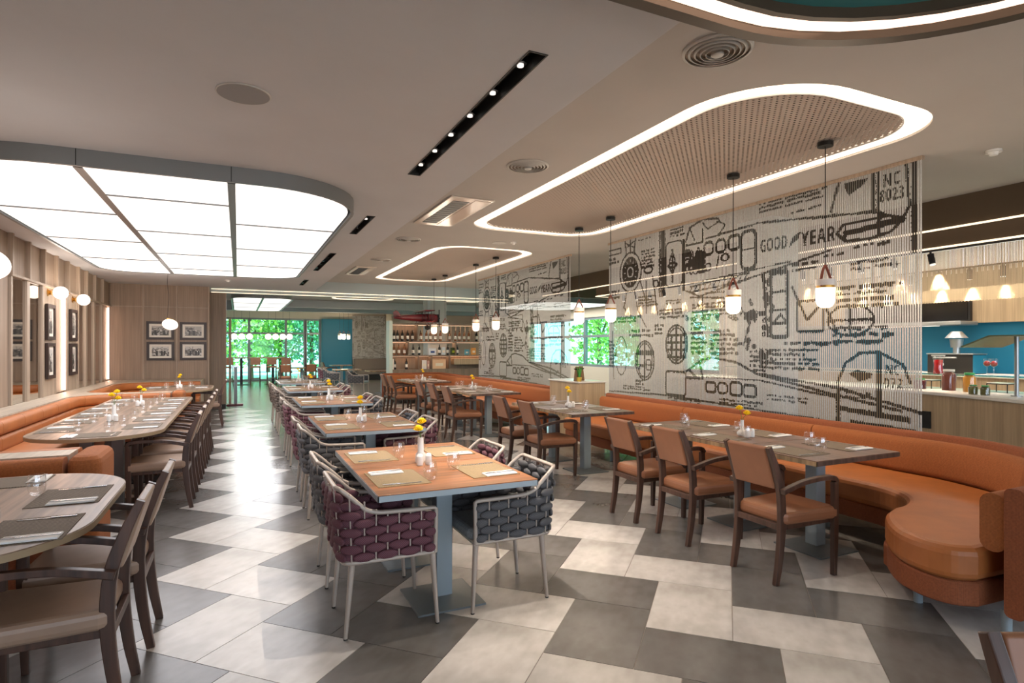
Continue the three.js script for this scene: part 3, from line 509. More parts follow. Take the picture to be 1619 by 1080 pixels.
  ln([[.39, .345], [.60, .315]], 3); ln([[.39, .375], [.60, .345]], 3); for (let k = 0; k < 12; k++) ln([[.39 + k * .0175, .375 - k * .0025], [.40 + k * .0175, .345 - k * .0025]], 2); el(.86, .56, .05, .06, 3); ln([[.81, .56], [.91, .56]], 3); ln([[.86, .5], [.86, .62]], 3); for (let k = 0; k < 40; k++) el(.38 + r() * .26, .5 + r() * .03, .002 + r() * .004, .006, 2); rc(.0, .04, .07, .07, 3, 3); ln([[.2, .27], [.2, .47]], 3); ln([[.23, .25], [.255, .48]], 3); el(.245, .3, .012, .02, 4);
  script(.63, .67, .80, .77, 5); script(.82, .58, .95, .66, 3); ln([[.834, .80], [.85, .73], [.88, .69], [.92, .685], [.965, .73], [.98, .80]], 4); ln([[.92, .685], [.92, .93]], 8); g.beginPath(); g.moveTo(X(.857), Y(.77)); g.lineTo(X(.875), Y(.755)); g.lineTo(X(.907), Y(.765)); g.lineTo(X(.905), Y(.785)); g.lineTo(X(.88), Y(.80)); g.fill();
  g.font = 'bold 24px sans-serif'; g.fillText('NC', X(.931), Y(.75), X(.03)); g.fillText('072', X(.929), Y(.80), X(.036));
  ln([[.63, .79], [.834, .83], [1, .90]], 4); ln([[.834, .91], [.98, .93]], 7); ln([[.834, .80], [.834, 1]], 6); script(.65, .88, .76, .91, 2); script(.85, .84, .91, .87, 2); ln([[.86, .96], [.99, .97]], 6); ln([[.29, .97], [.30, 1]], 4);
  // one print dot per chain link
  const im = g.getImageData(0, 0, W, H).data, nw = 430, nh = 224, on = new Float32Array(nw * nh);
  for (let j = 0; j < nh; j++) for (let i = 0; i < nw; i++) { let m = 0, k = 0; for (let y = Math.floor(j * H / nh); y < (j + 1) * H / nh; y++) for (let x = Math.floor(i * W / nw); x < (i + 1) * W / nw; x++) { m += im[4 * (Math.min(H - 1, y) * W + Math.min(W - 1, x))]; k++; } on[j * nw + i] = m / k / 211; }
  return tex(nw * 2, nh * 2, [1, 1], (u, v) => { const i = Math.min(nw - 1, Math.floor(u * nw)), j = Math.min(nh - 1, Math.floor((1 - v) * nh)), b = on[j * nw + i] + .25 * (hash(i, j, 7) - .5), q = .93 + .07 * hash(i, j, 9); return b > .62 ? [.77 * q, .775 * q, .78 * q] : [.13 * q, .115 * q, .105 * q]; });
})();
const chainMat = new THREE.MeshStandardMaterial({ map: chainArt, roughness: .45, metalness: .15 });
function chainCurtain(label, L, h, n, pos, turn) {       // strands side by side, length along x, top at y = 0
  const o = thing('chain_curtain', label, 'curtain', pos, turn, 'printed chain curtains');
  const gs = [], p = L / n;
  for (let i = 0; i < n; i++) {
    const x = -L / 2 + (i + .5) * p, w = p * .52, g = norm(box(w, h, .004, x, -h / 2, (i % 2 ? 1 : -1) * .0025)), P = g.attributes.position, uv = new Float32Array(P.count * 2);
    for (let k = 0; k < P.count; k++) { uv[2 * k] = (i + .5 + (P.getX(k) - x) / p * .6) / n; uv[2 * k + 1] = 1 + P.getY(k) / h; }
    g.setAttribute('uv', new THREE.BufferAttribute(uv, 2)); gs.push(g);
  }
  const s = obj('chain_strands', gs, chainMat, o, { uv: true }); s.userData.kind = 'stuff';
  obj('rail', rbx(-L / 2 - .01, L / 2 + .01, -.005, .03, -.02, .02, .005), MAT.finWood, o);
  return o;
}
chainCurtain('near chain curtain printed with aircraft drawings behind the curved bench', 4.95, 2.56, 430, [5.6, HR - .03, -5.725], -Math.PI / 2 + Math.PI * 0, 0);
chainCurtain('far chain curtain printed with aircraft drawings behind the corner bench', 4.6, 2.56, 400, [5.6, HR - .03, -11.75], -Math.PI / 2);

// ---------- kitchen and buffet beyond the near curtain ----------
struct('trim_4', [bx(7.44, 7.55, 2.9, HR, -14.0, 4), bx(7.5, 7.62, 2.69, 2.9, -11.4, 4), bx(7.5, 11, 2.69, 2.9, -11.5, -11.4), bx(7.44, 11, 2.9, HR, -14.1, -14)], MAT.brownBulk, 'dark brown bulkhead above the buffet', 'bulkhead');
tag(obj('light_strip', rbx(7.415, 7.44, 2.885, 2.905, -14.0, 3.9, .004), GL.led), 'upper warm light line on the brown bulkhead', 'light strip', 'bulkhead light lines');
tag(obj('light_strip', [rbx(7.475, 7.5, 2.682, 2.702, -11.5, 3.9, .004), rbx(7.5, 10.9, 2.682, 2.702, -11.525, -11.5, .004)], GL.led), 'lower warm light line turning the bulkhead corner', 'light strip', 'bulkhead light lines');
{
  const o = thing('kitchen_light_panel', 'white luminous ceiling with thin dark lines over the kitchen', 'light panel');
  obj('backing', bx(7.63, 10.36, 2.70, 2.74, -9.0, 3.8), MAT.greyPaint, o);
  for (const [a, b] of [[7.64, 8.58], [8.61, 9.54], [9.57, 10.34]]) for (const [c, d] of [[-8.9, -5.9], [-5.88, -2.9], [-2.88, .1], [.12, 3.6]]) obj('pane', bx(a, b, 2.685, 2.70, c, d), GL.kitchen, o);
}
{
  const w = structGroup('wall_right', 'right outer wall with kitchen niche and windows', 'wall');
  obj('wall_body', [bx(11, 11.3, 0, 3.62, -9.3, 4.2), bx(11, 11.3, 0, .85, -22, -9.3), bx(11, 11.3, 2.55, 3.62, -22, -9.3), bx(11, 11.3, 0, 3.62, -29.2, -22), bx(11, 11.3, .85, 2.55, -14.4, -12.6)], std('#e3d6be', .8), w);
  const k = structGroup('wall_kitchen', 'teal kitchen back wall below pale oak cladding', 'wall');
  obj('teal_wall', bx(10.5, 10.7, 0, 1.90, -9.2, 3.9), MAT.teal, k); obj('oak_cladding', bx(10.38, 10.7, 1.90, 2.69, -9.2, 3.9), MAT.counterWood, k); obj('end_wall', bx(9.2, 11, 0, 2.69, -9.4, -9.2), std('#d8cbb6', .8), k);
}
{
  const col = structGroup('wall_column', 'square pale column beyond the near chain curtain', 'column');
  obj('shaft', rbx(6.35, 6.85, 0, HR, -6.15, -5.55, .01), std('#c9d4d8', .6), col);
}
{ // chain valance with lamps
  const o = thing('chain_valance', 'pale metal chain valance hanging over the buffet counter', 'valance');
  const gs = []; const n = 900, z0 = -11.2, z1 = 1.5; for (let i = 0; i < n; i++) { const z = z0 + (z1 - z0) * (i + .5) / n; gs.push(bx(7.628, 7.632, 2.20 + (i % 3) * .004, 2.67, z - .0043, z + .0043)); }
  const s = obj('chain_strands', gs, std('#d6bf9c', .4, { metalness: .3 }), o); s.userData.kind = 'stuff';
  obj('track', rbx(7.525, 7.575, 2.664, 2.689, -11.2, 1.5, .004), MAT.blackMetal, o);
  const o2 = thing('chain_valance', 'second pale chain valance on the kitchen side of the luminous ceiling', 'valance'), g2 = [];
  for (let i = 0; i < 610; i++) { const z = -8.9 + 8.6 * (i + .5) / 610; g2.push(bx(9.628, 9.632, 2.19 + (i % 3) * .004, 2.67, z - .0043, z + .0043)); }
  const s2 = obj('chain_strands', g2, std('#d6bf9c', .4, { metalness: .3 }), o2); s2.userData.kind = 'stuff'; obj('track', rbx(9.525, 9.575, 2.664, 2.684, -8.9, -.3, .004), MAT.blackMetal, o2);
  [-6.55, -6.13, -5.72, -5.31, -4.9, -4.49].forEach((z, i) => {
    const q = thing('track_spotlight', `spotlight, ${['first', 'second', 'third', 'fourth', 'fifth', 'sixth'][i]} from left along the kitchen side valance`, 'spotlight', [9.55, 2.68, z], 0, 'kitchen side track spotlights');
    obj('stem', cyl(.012, .012, .04, 0, -.02, 0, 8), MAT.blackMetal, q); obj('barrel', cyl(.035, .035, .14, 0, -.11, 0, 16), MAT.blackMetal, q); obj('lens', cyl(.028, .028, .012, 0, -.187, 0, 14), GL.spot, q);
    const l = new THREE.SpotLight(0xffe0bc, 10, 0, .37, .2); l.shadow.radius = .25; l.position.set(9.55, 2.493, z); l.target.position.set(9.62, 2.18, z); l.castShadow = true; scene.add(l, l.target);
  });
}
[...Array(15).keys()].map(i => -10.52 + .445 * i).forEach((z, i) => {
  const o = thing('track_spotlight', i === 14 ? 'black track spotlight right of the curtain edge above the buffet' : `black track spotlight, ${['first', 'second', 'third', 'fourth', 'fifth', 'sixth', 'seventh', 'eighth', 'ninth', 'tenth', 'eleventh', 'twelfth', 'thirteenth', 'fourteenth'][i]} from left seen through the near curtain`, 'spotlight', [7.55, 2.665, z], 0, i === 14 ? undefined : 'track spotlights behind the curtain');
  obj('stem', cyl(.012, .012, .04, -.0, -.02, 0, 8), MAT.blackMetal, o); obj('barrel', cyl(.034, .034, .12, 0, 0, 0, 16).rotateX(-.2).translate(0, -.085, .012), MAT.blackMetal, o);
  obj('lens', cyl(.028, .028, .012, 0, 0, 0, 14).rotateX(-.2).translate(0, -.156, .027), GL.spot, o);
  const l = new THREE.SpotLight(0xffe6c6, 9, 0, .37, .2); l.shadow.radius = .25; l.position.set(7.55, 2.509, z + .027); l.target.position.set(7.62, 2.2, z + .06); l.castShadow = true; scene.add(l, l.target);
});
{
  const o = thing('buffet_counter', 'pale oak buffet counter with rounded white stone top', 'counter');
  const P = [[6.85, 2], [6.9, -2.9], [7.0, -3.15], [7.22, -3.75], [7.4, -4.35], [7.45, -5.0], [7.45, -8.6], [8.3, -8.6], [8.3, 2]];
  obj('body', plan(P.map(([x, z]) => [x < 8 ? x + .05 : x, z < -8 ? z + .04 : z]), .08, .96), MAT.counterWood, o); obj('top', plan(P, .96, 1.0, .012), MAT.stoneTop, o); obj('plinth', plan(P.map(([x, z]) => [x < 8 ? x + .1 : x - .05, z]), 0, .08), MAT.black, o);
  obj('socket_panel', rbx(7.385, 7.43, .56, .76, -4.34, -4.2, .004), MAT.black, o);
  const b = thing('back_counter', 'long pale back counter against the teal kitchen wall', 'counter');
  obj('body', bx(9.75, 10.49, 0, 1.08, -9.1, 2), MAT.counterWood, b); obj('top', rbx(9.7, 10.49, 1.08, 1.12, -9.1, 2, .008), MAT.stoneTop, b);
  const g = thing('glass_shelf', 'raised green edged glass shelf above the buffet counter', 'shelf');
  obj('pane', bx(7.95, 8.28, 1.17, 1.18, -8.0, 1), new THREE.MeshPhysicalMaterial({ color: new THREE.Color('#bfe6d8'), transmission: .9, roughness: .05, thickness: 0 }), g);
  for (const z of [-7.6, -6.2, -4.8, -3.4]) obj('post', cyl(.012, .012, .17, 8.15, 1.085, z, 10), MAT.steel, g);
  const h = thing('extractor_hood', 'slim steel extractor strip below the oak cladding', 'hood'); obj('body', rbx(9.9, 10.37, 1.86, 1.92, -8.6, -5.2, .01), MAT.steel, h); obj('lamp_strip', bx(9.98, 10.1, 1.852, 1.86, -6.6, -5.6), GL.kitchen, h);
  const t = thing('wall_screen', 'wide black screen on the oak cladding above the kitchen', 'screen'); obj('bezel', rbx(10.30, 10.38, 1.93, 2.27, -7.35, -5.28, .01), MAT.black, t); obj('display', bx(10.292, 10.30, 1.95, 2.25, -7.32, -5.31), std('#141416', .12), t);
}
{ // cooking and food items, each standing where it shows
  const y1 = 1.12, oven = thing('charcoal_oven', 'black charcoal oven with steel chimney cowl on the back counter', 'oven', [9.95, y1, -5.28]);
  obj('body', rbx(-.16, .2, 0, .29, -.33, .3, .01), MAT.black, oven); obj('side_panel', bx(-.155, .19, .01, .28, .30, .305), MAT.tealDark, oven); obj('door_handle', rod([-.19, .24, -.22], [-.19, .24, .1], .012), MAT.steel, oven); obj('gauge', cyl(.03, .03, .01, 0, 0, 0, 16).rotateZ(Math.PI / 2).translate(-.165, .14, -.12), MAT.white, oven); obj('top_plate', rbx(-.17, .21, .29, .305, -.34, .31, .004), MAT.steel, oven);
  obj('chimney', [cyl(.045, .045, .12, 0, .36, 0), cyl(.09, .075, .13, 0, .46, 0)], MAT.steel, oven); obj('cowl', [cyl(.07, .155, .1, 0, .59, 0, 8)], MAT.steel, oven);
  const jug = thing('juice_pitcher', 'flared glass pitcher of red juice near the black oven', 'pitcher', [8.12, 1.18, -4.52]);
  obj('juice', lathe([[0, .004], [.058, .004], [.045, .1], [.05, .18], [0, .18]]), new THREE.MeshPhysicalMaterial({ color: new THREE.Color('#d31018'), roughness: .1, transmission: .25, thickness: 0 }), jug); obj('glass', lathe([[.06, 0], [.048, .1], [.055, .18], [.072, .235]]), glass, jug); obj('rim', new THREE.TorusGeometry(.071, .004, 6, 20).rotateX(Math.PI / 2).translate(0, .235, 0), MAT.white, jug);
  const jar = (label, x, y, z, r, h, c, lid, cat = 'jar') => { const o = thing('food_jar', label, cat, [x, y, z], 0, 'jars on the buffet'); obj('contents', lathe([[0, .004], [r * .92, .004], [r * .95, h * .75], [r * .6, h * .88], [0, h * .88]], 16), std(c, .35), o); obj('glass', lathe([[r, 0], [r, h * .78], [r * .7, h * .9], [r * .7, h * .95]], 16), glass, o); obj('lid', cyl(r * .78, r * .78, h * .1, 0, h * .97, 0, 16), std(lid, .5), o); return o; };
  jar('tall glass jar of brown preserve on the buffet edge', 7.72, 1.0, -4.18, .075, .25, '#7a2f1c', '#d9d4cc'); jar('glass jar of yellow and orange pickles with green lid', 7.66, 1.0, -3.93, .065, .22, '#e8a02c', '#3aa35a');
  jar('small jar of green pickles with green lid, left of pair', 7.32, 1.0, -3.72, .045, .105, '#6b6a1d', '#3aa35a'); jar('small jar of green pickles with green lid, right of pair', 7.31, 1.0, -3.6, .045, .105, '#5c5a1a', '#3aa35a'); jar('dark jar of berries in a wire holder at the curtain edge', 7.7, 1.0, -4.5, .07, .13, '#5b1020', '#3aa35a');
  const basket = thing('wire_stand', 'twisted black wire stand beside the berry jar', 'stand', [7.72, 1.0, -4.68]); obj('base', new THREE.TorusGeometry(.07, .006, 6, 24).rotateX(Math.PI / 2).translate(0, .006, 0), MAT.black, basket); obj('wire', tube([[-.06, .01, -.06], [.05, .05, 0], [-.05, .09, .05], [.06, .13, -.02]], .005, 30, 6), MAT.black, basket);
  [[8.1, -3.9, 'nearer'], [8.16, -4.0, 'farther']].forEach(([x, z, w]) => { const o = thing('wine_glass', w + ' stemmed glass of red drink on the glass shelf', 'glass', [x, 1.18, z], 0, 'stemmed glasses'); obj('drink', sph(.034, 0, .145, 0, 14, 10), std('#a3101f', .15), o); obj('bowl', lathe([[.006, .1], [.036, .13], [.04, .165], [.033, .205]], 16), glass, o); obj('stem', [cyl(.005, .005, .1, 0, .05, 0, 8), cyl(.032, .034, .005, 0, .0025, 0, 16)], glass, o); });
  const can = thing('food_canopy', 'sloping dark glass canopy on a steel post over the buffet', 'canopy', [7.45, 1.0, -3.4]);
  obj('roof', new THREE.ExtrudeGeometry(new THREE.Shape([new THREE.Vector2(-.30, .53), new THREE.Vector2(-.04, .645), new THREE.Vector2(.6, .645), new THREE.Vector2(.6, .63), new THREE.Vector2(-.03, .63), new THREE.Vector2(-.30, .515)]), { depth: .8, bevelEnabled: false }).rotateY(-Math.PI / 2).translate(.4, 0, 0), std('#5a5f45', .25), can); obj('post', cyl(.02, .02, .63, .0, .315, .02, 14), MAT.steel, can); obj('foot', cyl(.05, .05, .01, 0, .005, .02, 18), MAT.steel, can);
  const tray = (label, x, z) => { const o = thing('riser_stand', label, 'riser', [x, 1.0, z], 0, 'black risers'); const f = (a, b) => rod(a, b, .006, .006, 6); obj('frame', [f([-.1, 0, -.1], [-.1, .1, -.1]), f([.1, 0, -.1], [.1, .1, -.1]), f([-.1, 0, .1], [-.1, .1, .1]), f([.1, 0, .1], [.1, .1, .1]), f([-.1, .1, -.1], [.1, .1, -.1]), f([-.1, .1, .1], [.1, .1, .1]), f([-.1, .1, -.1], [-.1, .1, .1]), f([.1, .1, -.1], [.1, .1, .1])], MAT.black, o); obj('board', bx(-.1, .1, .1, .112, -.1, .1), MAT.white, o); };
  tray('black wire riser left of the brown preserve jar', 7.95, -4.55); tray('black wire riser right of the yellow pickle jar', 7.95, -3.75);
}

// ---------- pendants over the bench tables ----------
const pendProto = (() => {
  const o = new THREE.Group(); o.name = 'bench_pendant';
  obj('canopy', cyl(.062, .062, .035, 0, HR - .0175, 0, 24), MAT.black, o); obj('cord', rod([0, HR - .03, 0], [0, 2.21, 0], .0045, .0045, 6), MAT.black, o);
  const st = s => tube([[0, 2.215, 0], [.02 * s, 2.17, .004 * s], [.062 * s, 2.09, .004], [.066 * s, 2.03, .004]], .0075, 10, 5).scale(1, 1, 1.8);
  obj('strap', st(1), MAT.strap, o); obj('strap', st(-1), MAT.strap, o);
  obj('cap', cyl(.077, .077, .052, 0, 2.066, 0, 28), std('#efe9e2', .5), o); obj('ring', cyl(.07, .07, .02, 0, 2.03, 0, 24), MAT.brass, o);
  obj('globe', lathe([[0, 1.85], [.03, 1.853], [.055, 1.868], [.07, 1.895], [.074, 1.925], [.074, 2.02], [0, 2.022]], 28), GL.bulb, o);
  return o;
})();
[[-3.39, 'nearest'], [-4.41, 'second nearest'], [-6.55, 'third nearest'], [-7.35, 'fourth nearest'], [-10.4, 'fifth nearest'], [-11.45, 'sixth nearest'], [-13.47, 'second farthest'], [-14.35, 'farthest']].forEach(([z, w], i) => {
  const o = dup(pendProto, [4.5, 0, z], 0, w + ' opal pendant on brown leather strap above the bench tables', 'strap pendants over the bench tables'); o.userData.category = 'pendant lamp';
  const l = new THREE.PointLight(0xffeacf, 2.6); l.position.set(0, 1.93, 0); l.castShadow = true; l.shadow.radius = 3; o.add(l);
});

// ---------- wine shelf, column, model biplane ----------
{
  const z0 = -16.95, z1 = -16.6, o = thing('wine_shelf', 'open wine shelf with pale lit bays behind the corner bench', 'shelf');
  obj('side_panel', bx(3.88, 3.98, 0, 2.27, z0, z1 + .02), std('#c3d3c8', .5), o); obj('side_panel', bx(6.9, 6.98, 0, 2.27, z0, z1), MAT.greyWood, o);
  for (const y of [.86, 1.27, 1.68, 2.19]) obj('shelf_board', bx(3.98, 6.9, y - .02, y + .02, z0, z1), MAT.greyWood, o);
  for (const [x, a, b] of [[4.75, .88, 1.25], [5.15, .88, 1.25], [5.7, .88, 1.25], [4.45, 1.29, 1.66], [5.9, 1.29, 1.66], [4.72, 1.7, 2.17], [6.5, 1.7, 2.17]]) obj('divider', bx(x - .015, x + .015, a, b, z0, z1 - .02), MAT.greyWood, o);
  const backWood = MAT.greyWood;
  for (const [a, b, y0, y1] of [[3.98, 4.72, 1.7, 2.17], [3.98, 4.45, 1.29, 1.66], [3.98, 5.13, .88, 1.25], [5.17, 5.68, .88, 1.25], [5.72, 6.9, .88, 1.25]]) obj('back_panel', bx(a, b, y0, y1, z0, z0 + .02), backWood, o);
  for (const y of [1.245, 1.655, 2.165]) { obj('light_line', bx(4.0, 6.88, y - .004, y + .003, z0 + .03, z0 + .06), GL.shelf, o); areaLight(2.8, .05, 0xffc79c, 10, 5.44, y - .01, z0 + .1, [0, -1, .3]); }
  obj('drawer', bx(5.85, 6.85, 1.0, 1.18, z0 + .02, z1 - .06), MAT.counterWood, o); obj('lower_body', bx(3.98, 6.9, 0, .84, z0, z1), MAT.greyWood, o);
  for (let k = 0; k < 14; k++) { const x = 4.8 + k * .15; obj('slat', bx(x - .012, x + .012, 1.7, 2.17, z0 + .002, z0 + .02), MAT.finWood, o); }
  const bot = (mat) => { const g = new THREE.Group(); g.name = 'wine_bottle'; obj('glass', lathe([[0, 0], [.036, 0], [.038, .02], [.038, .19], [.03, .225], [.015, .255], [.0135, .31], [0, .312]], 14), mat, g); obj('label', lathe([[.0386, .06], [.0386, .15]], 14), MAT.paper, g); obj('capsule', lathe([[.0145, .262], [.015, .31], [0, .314]], 10), MAT.black, g); return g; };
  const b1 = bot(MAT.bottle), b2 = bot(MAT.bottleAmber);
  const rowB = (xs, y, amber, words) => xs.forEach((x, i) => { const q = dup(amber ? b2 : b1, [x, y, -16.75], 0, ''); q.userData = { label: `${amber ? 'amber' : 'dark'} wine bottle, ${ORD[i]} from left ${words}`, category: 'bottle', group: 'wine bottles' }; });
  var ORD = ['first', 'second', 'third', 'fourth', 'fifth', 'sixth', 'seventh', 'eighth', 'ninth', 'tenth', 'eleventh', 'twelfth'];
  rowB([4.06, 4.16, 4.3, 4.46, 4.6], 1.70, 0, 'in the lit top left bay'); rowB([4.85, 5.02, 5.14, 5.3, 5.45, 5.74, 5.92, 6.05, 6.2, 6.35], 1.70, 1, 'along the slatted top row'); rowB([6.6, 6.75], 1.70, 0, 'at the right end of the top row');
  rowB([4.06, 4.2, 4.36], 1.29, 1, 'in the left bay of the middle row'); rowB([4.62, 4.8, 5.42, 5.68, 5.98], 1.29, 0, 'along the middle row among the books'); rowB([4.08, 4.42], .88, 0, 'on the bottom row');
  [[5.2, 1.29, .22, .2, '#dfe4ea', 'white book with blue splash standing on the middle row'], [5.54, 1.29, .12, .23, '#c9d6dd', 'pale blue book leaning on the middle row'], [5.86, 1.29, .2, .22, '#39451d', 'dark green book standing on the middle row'], [6.28, 1.29, .14, .16, '#5aa0b4', 'teal box on the middle row'], [6.5, 1.29, .15, .21, '#e7a04a', 'orange and white box at the right of the middle row'], [4.95, .88, .14, .26, '#e8e2dc', 'white cookery book standing on the bottom row'], [5.07, .88, .07, .24, '#c9a49a', 'slim pink book beside the white cookery book'], [4.03, .88, .05, .3, '#efe8dc', 'pale narrow box at the left of the bottom row'], [5.4, .88, .42, .28, '#e9c39b', 'tan square box on the bottom row']].forEach(([x, y, w, h, c, l]) => { const q = thing('display_book', l, 'book', [x, y, -16.74], 0, 'books and boxes on the wine shelf'); obj('cover', rbx(-w / 2, w / 2, 0, h, -.015, .015, .004), std(c, .5), q); obj('pages', bx(-w / 2 + .005, w / 2 + .002, .006, h - .006, -.011, .011), MAT.paper, q); obj('cover_mark', bx(-w * .25, w * .3, h * .3, h * .6, .0145, .0165), std(c === '#39451d' ? '#a5b81f' : c === '#dfe4ea' ? '#2d4a86' : '#f1e6d0', .5), q); });
  const c = structGroup('wall_pier', 'grey square column rising behind the wine shelf', 'column'); obj('shaft', bx(5.15, 5.72, 0, HR, -17.5, -17.0), MAT.greyPaint, c); obj('edge_panel', bx(5.13, 5.2, 0, HR, -17.02, -16.96), MAT.bluePaint, c);
  // biplane
  const a = thing('model_biplane', 'dark red model biplane hanging above the wine shelf', 'model plane', [4.55, 2.33, -15.85], 0);
  obj('fuselage', lathe([[0, -.72], [.03, -.70], [.06, -.5], [.1, -.1], [.12, .2], [.125, .42], [.11, .5], [0, .51]], 16).rotateZ(-Math.PI / 2), MAT.red, a);
  obj('wing', rbx(-.02, .26, .17, .19, -.62, .62, .009), MAT.red, a); obj('wing', rbx(.02, .28, -.13, -.11, -.55, .55, .009), MAT.red, a);
  obj('tail_fin', new THREE.ExtrudeGeometry(new THREE.Shape([new THREE.Vector2(-.72, 0), new THREE.Vector2(-.74, .14), new THREE.Vector2(-.66, .2), new THREE.Vector2(-.58, .15), new THREE.Vector2(-.5, .02)]), { depth: .015, bevelEnabled: false }).translate(0, 0, -.008), MAT.red, a); obj('tailplane', rbx(-.72, -.56, .02, .035, -.28, .28, .006), MAT.red, a);
  for (const z of [-.48, -.18, .18, .48]) { obj('strut', rod([.05, -.12, z], [.03, .18, z], .007), MAT.blackMetal, a); obj('strut', rod([.22, -.12, z], [.2, .18, z], .007), MAT.blackMetal, a); }
  for (const s of [-1, 1]) { obj('wheel', cyl(.07, .07, .03, 0, 0, 0, 18).rotateX(Math.PI / 2).translate(.28, -.26, .18 * s), MAT.black, a); obj('landing_leg', rod([.2, -.12, .08 * s], [.28, -.26, .18 * s], .008), MAT.red, a); }
  obj('engine', cyl(.115, .115, .05, 0, 0, 0, 18).rotateZ(Math.PI / 2).translate(.52, 0, 0), MAT.blackMetal, a); obj('propeller', [rbx(.56, .58, -.24, .24, -.02, .02, .008), sph(.025, .575, 0, 0, 10, 8)], MAT.blackMetal, a);
  obj('hanging_wire', [rod([-.4, .06, 0], [-.4, .91, 0], .002, .002, 5), rod([.12, .19, 0], [.12, .91, 0], .002, .002, 5)], MAT.steel, a);
}
// ---------- far room walls, windows, door ----------
function windowWall(name, label, xs, y0, ys, y1, place, opens) {     // members along local x, standing in x, y
  const g = structGroup(name, label, 'window'); place(g);
  for (const x of xs) obj('mullion', bx(x - .05, x + .05, y0, y1, -.06, .06), MAT.frameGrey, g);
  for (const y of [y0 + .04, ...ys, y1 - .04]) obj('transom', bx(xs[0], xs[xs.length - 1], y - .04, y + .04, -.055, .055), MAT.frameGrey, g);
  const all = [y0, ...ys, y1];
  for (let i = 0; i < xs.length - 1; i++) for (let k = 0; k < all.length - 1; k++) obj('pane', bx(xs[i] + .05, xs[i + 1] - .05, all[k] + .04, all[k + 1] - .04, -.004, .004), opens || pane, g);
  return g;
}
{
  const w = structGroup('wall_far', 'far wall with tall windows, a teal panel and printed mural', 'wall');
  obj('wall_body', [bx(-3.6, 3.52, 2.84, 3.62, -29.2, -28.8), bx(-3.6, -2.4, 0, 2.84, -29.2, -28.8), bx(3.52, 11.3, 0, 3.62, -29.2, -28.8)], std('#ddd5c8', .8), w);
  struct('wall_accent', bx(3.54, 4.9, 0, 2.84, -28.8, -28.45), MAT.tealDark, 'teal blue wall panel in the far room', 'wall'); struct('wall_post', bx(6.5, 6.72, 0, 3.25, -28.8, -28.2), std('#e6dcc8', .6), 'pale upright post beside the far mural', 'column');
  windowWall('window_1', 'tall grey framed window wall onto green trees at the far end', [-2.4, -1.1, .444, 1.989, 2.80], 0, [2.15], 2.84, g => g.position.set(0, 0, -28.9));
  const d = windowWall('door_1', 'grey framed glass door beside the teal wall', [2.86, 3.48], 0, [2.15], 2.84, g => g.position.set(0, 0, -28.9)); d.userData.category = 'door';
  obj('door_handle', rod([2.98, .9, .1], [2.98, 1.3, .1], .015), MAT.black, d);
  chainCurtain('printed aircraft drawing mural at the end of the far room', 1.6, 2.1, 150, [5.7, 3.02, -28.4], 0);
}
windowWall('window_2', 'grey framed side window onto trees seen between the curtains', [-1.9, -.3, 1.3, 2.9, 4.5, 5.7], .85, [1.9], 2.55, g => { g.position.set(11.1, 0, -16.4); g.rotation.y = Math.PI / 2; });
windowWall('window_3', 'grey framed side window seen through the near curtain', [-1.65, 0, 1.65], .85, [1.9], 2.55, g => { g.position.set(11.1, 0, -10.95); g.rotation.y = Math.PI / 2; });
{ // wall behind the camera with its windows, and the far left wall
  const w = structGroup('wall_front', 'wall behind the viewer with wide windows', 'wall');
  obj('wall_body', [bx(-3, 11.3, 0, .5, 4.1, 4.4), bx(-3, 11.3, 2.75, 3.62, 4.1, 4.4), bx(-3, -2.4, .5, 2.75, 4.1, 4.4), bx(3.2, 3.8, .5, 2.75, 4.1, 4.4), bx(9.5, 11.3, .5, 2.75, 4.1, 4.4)], std('#ddd5c8', .8), w);
  windowWall('window_4', 'wide window behind the viewer', [-2.4, -.5, 1.4, 3.2], .5, [], 2.75, g => g.position.set(0, 0, 4.2), clearPane);
  windowWall('window_5', 'second wide window behind the viewer', [3.8, 5.7, 7.6, 9.5], .5, [], 2.75, g => g.position.set(0, 0, 4.2), clearPane);
  struct('wall_side', bx(-3.9, -3.6, 0, 3.62, -29.2, -16.4), std('#ddd5c8', .8), 'left wall of the far room', 'wall');
  struct('trim_5', bx(-3.6, -.63, 0, 3.62, -16.72, -16.7), MAT.greyWood, 'back of the booth end wall', 'wall');
}
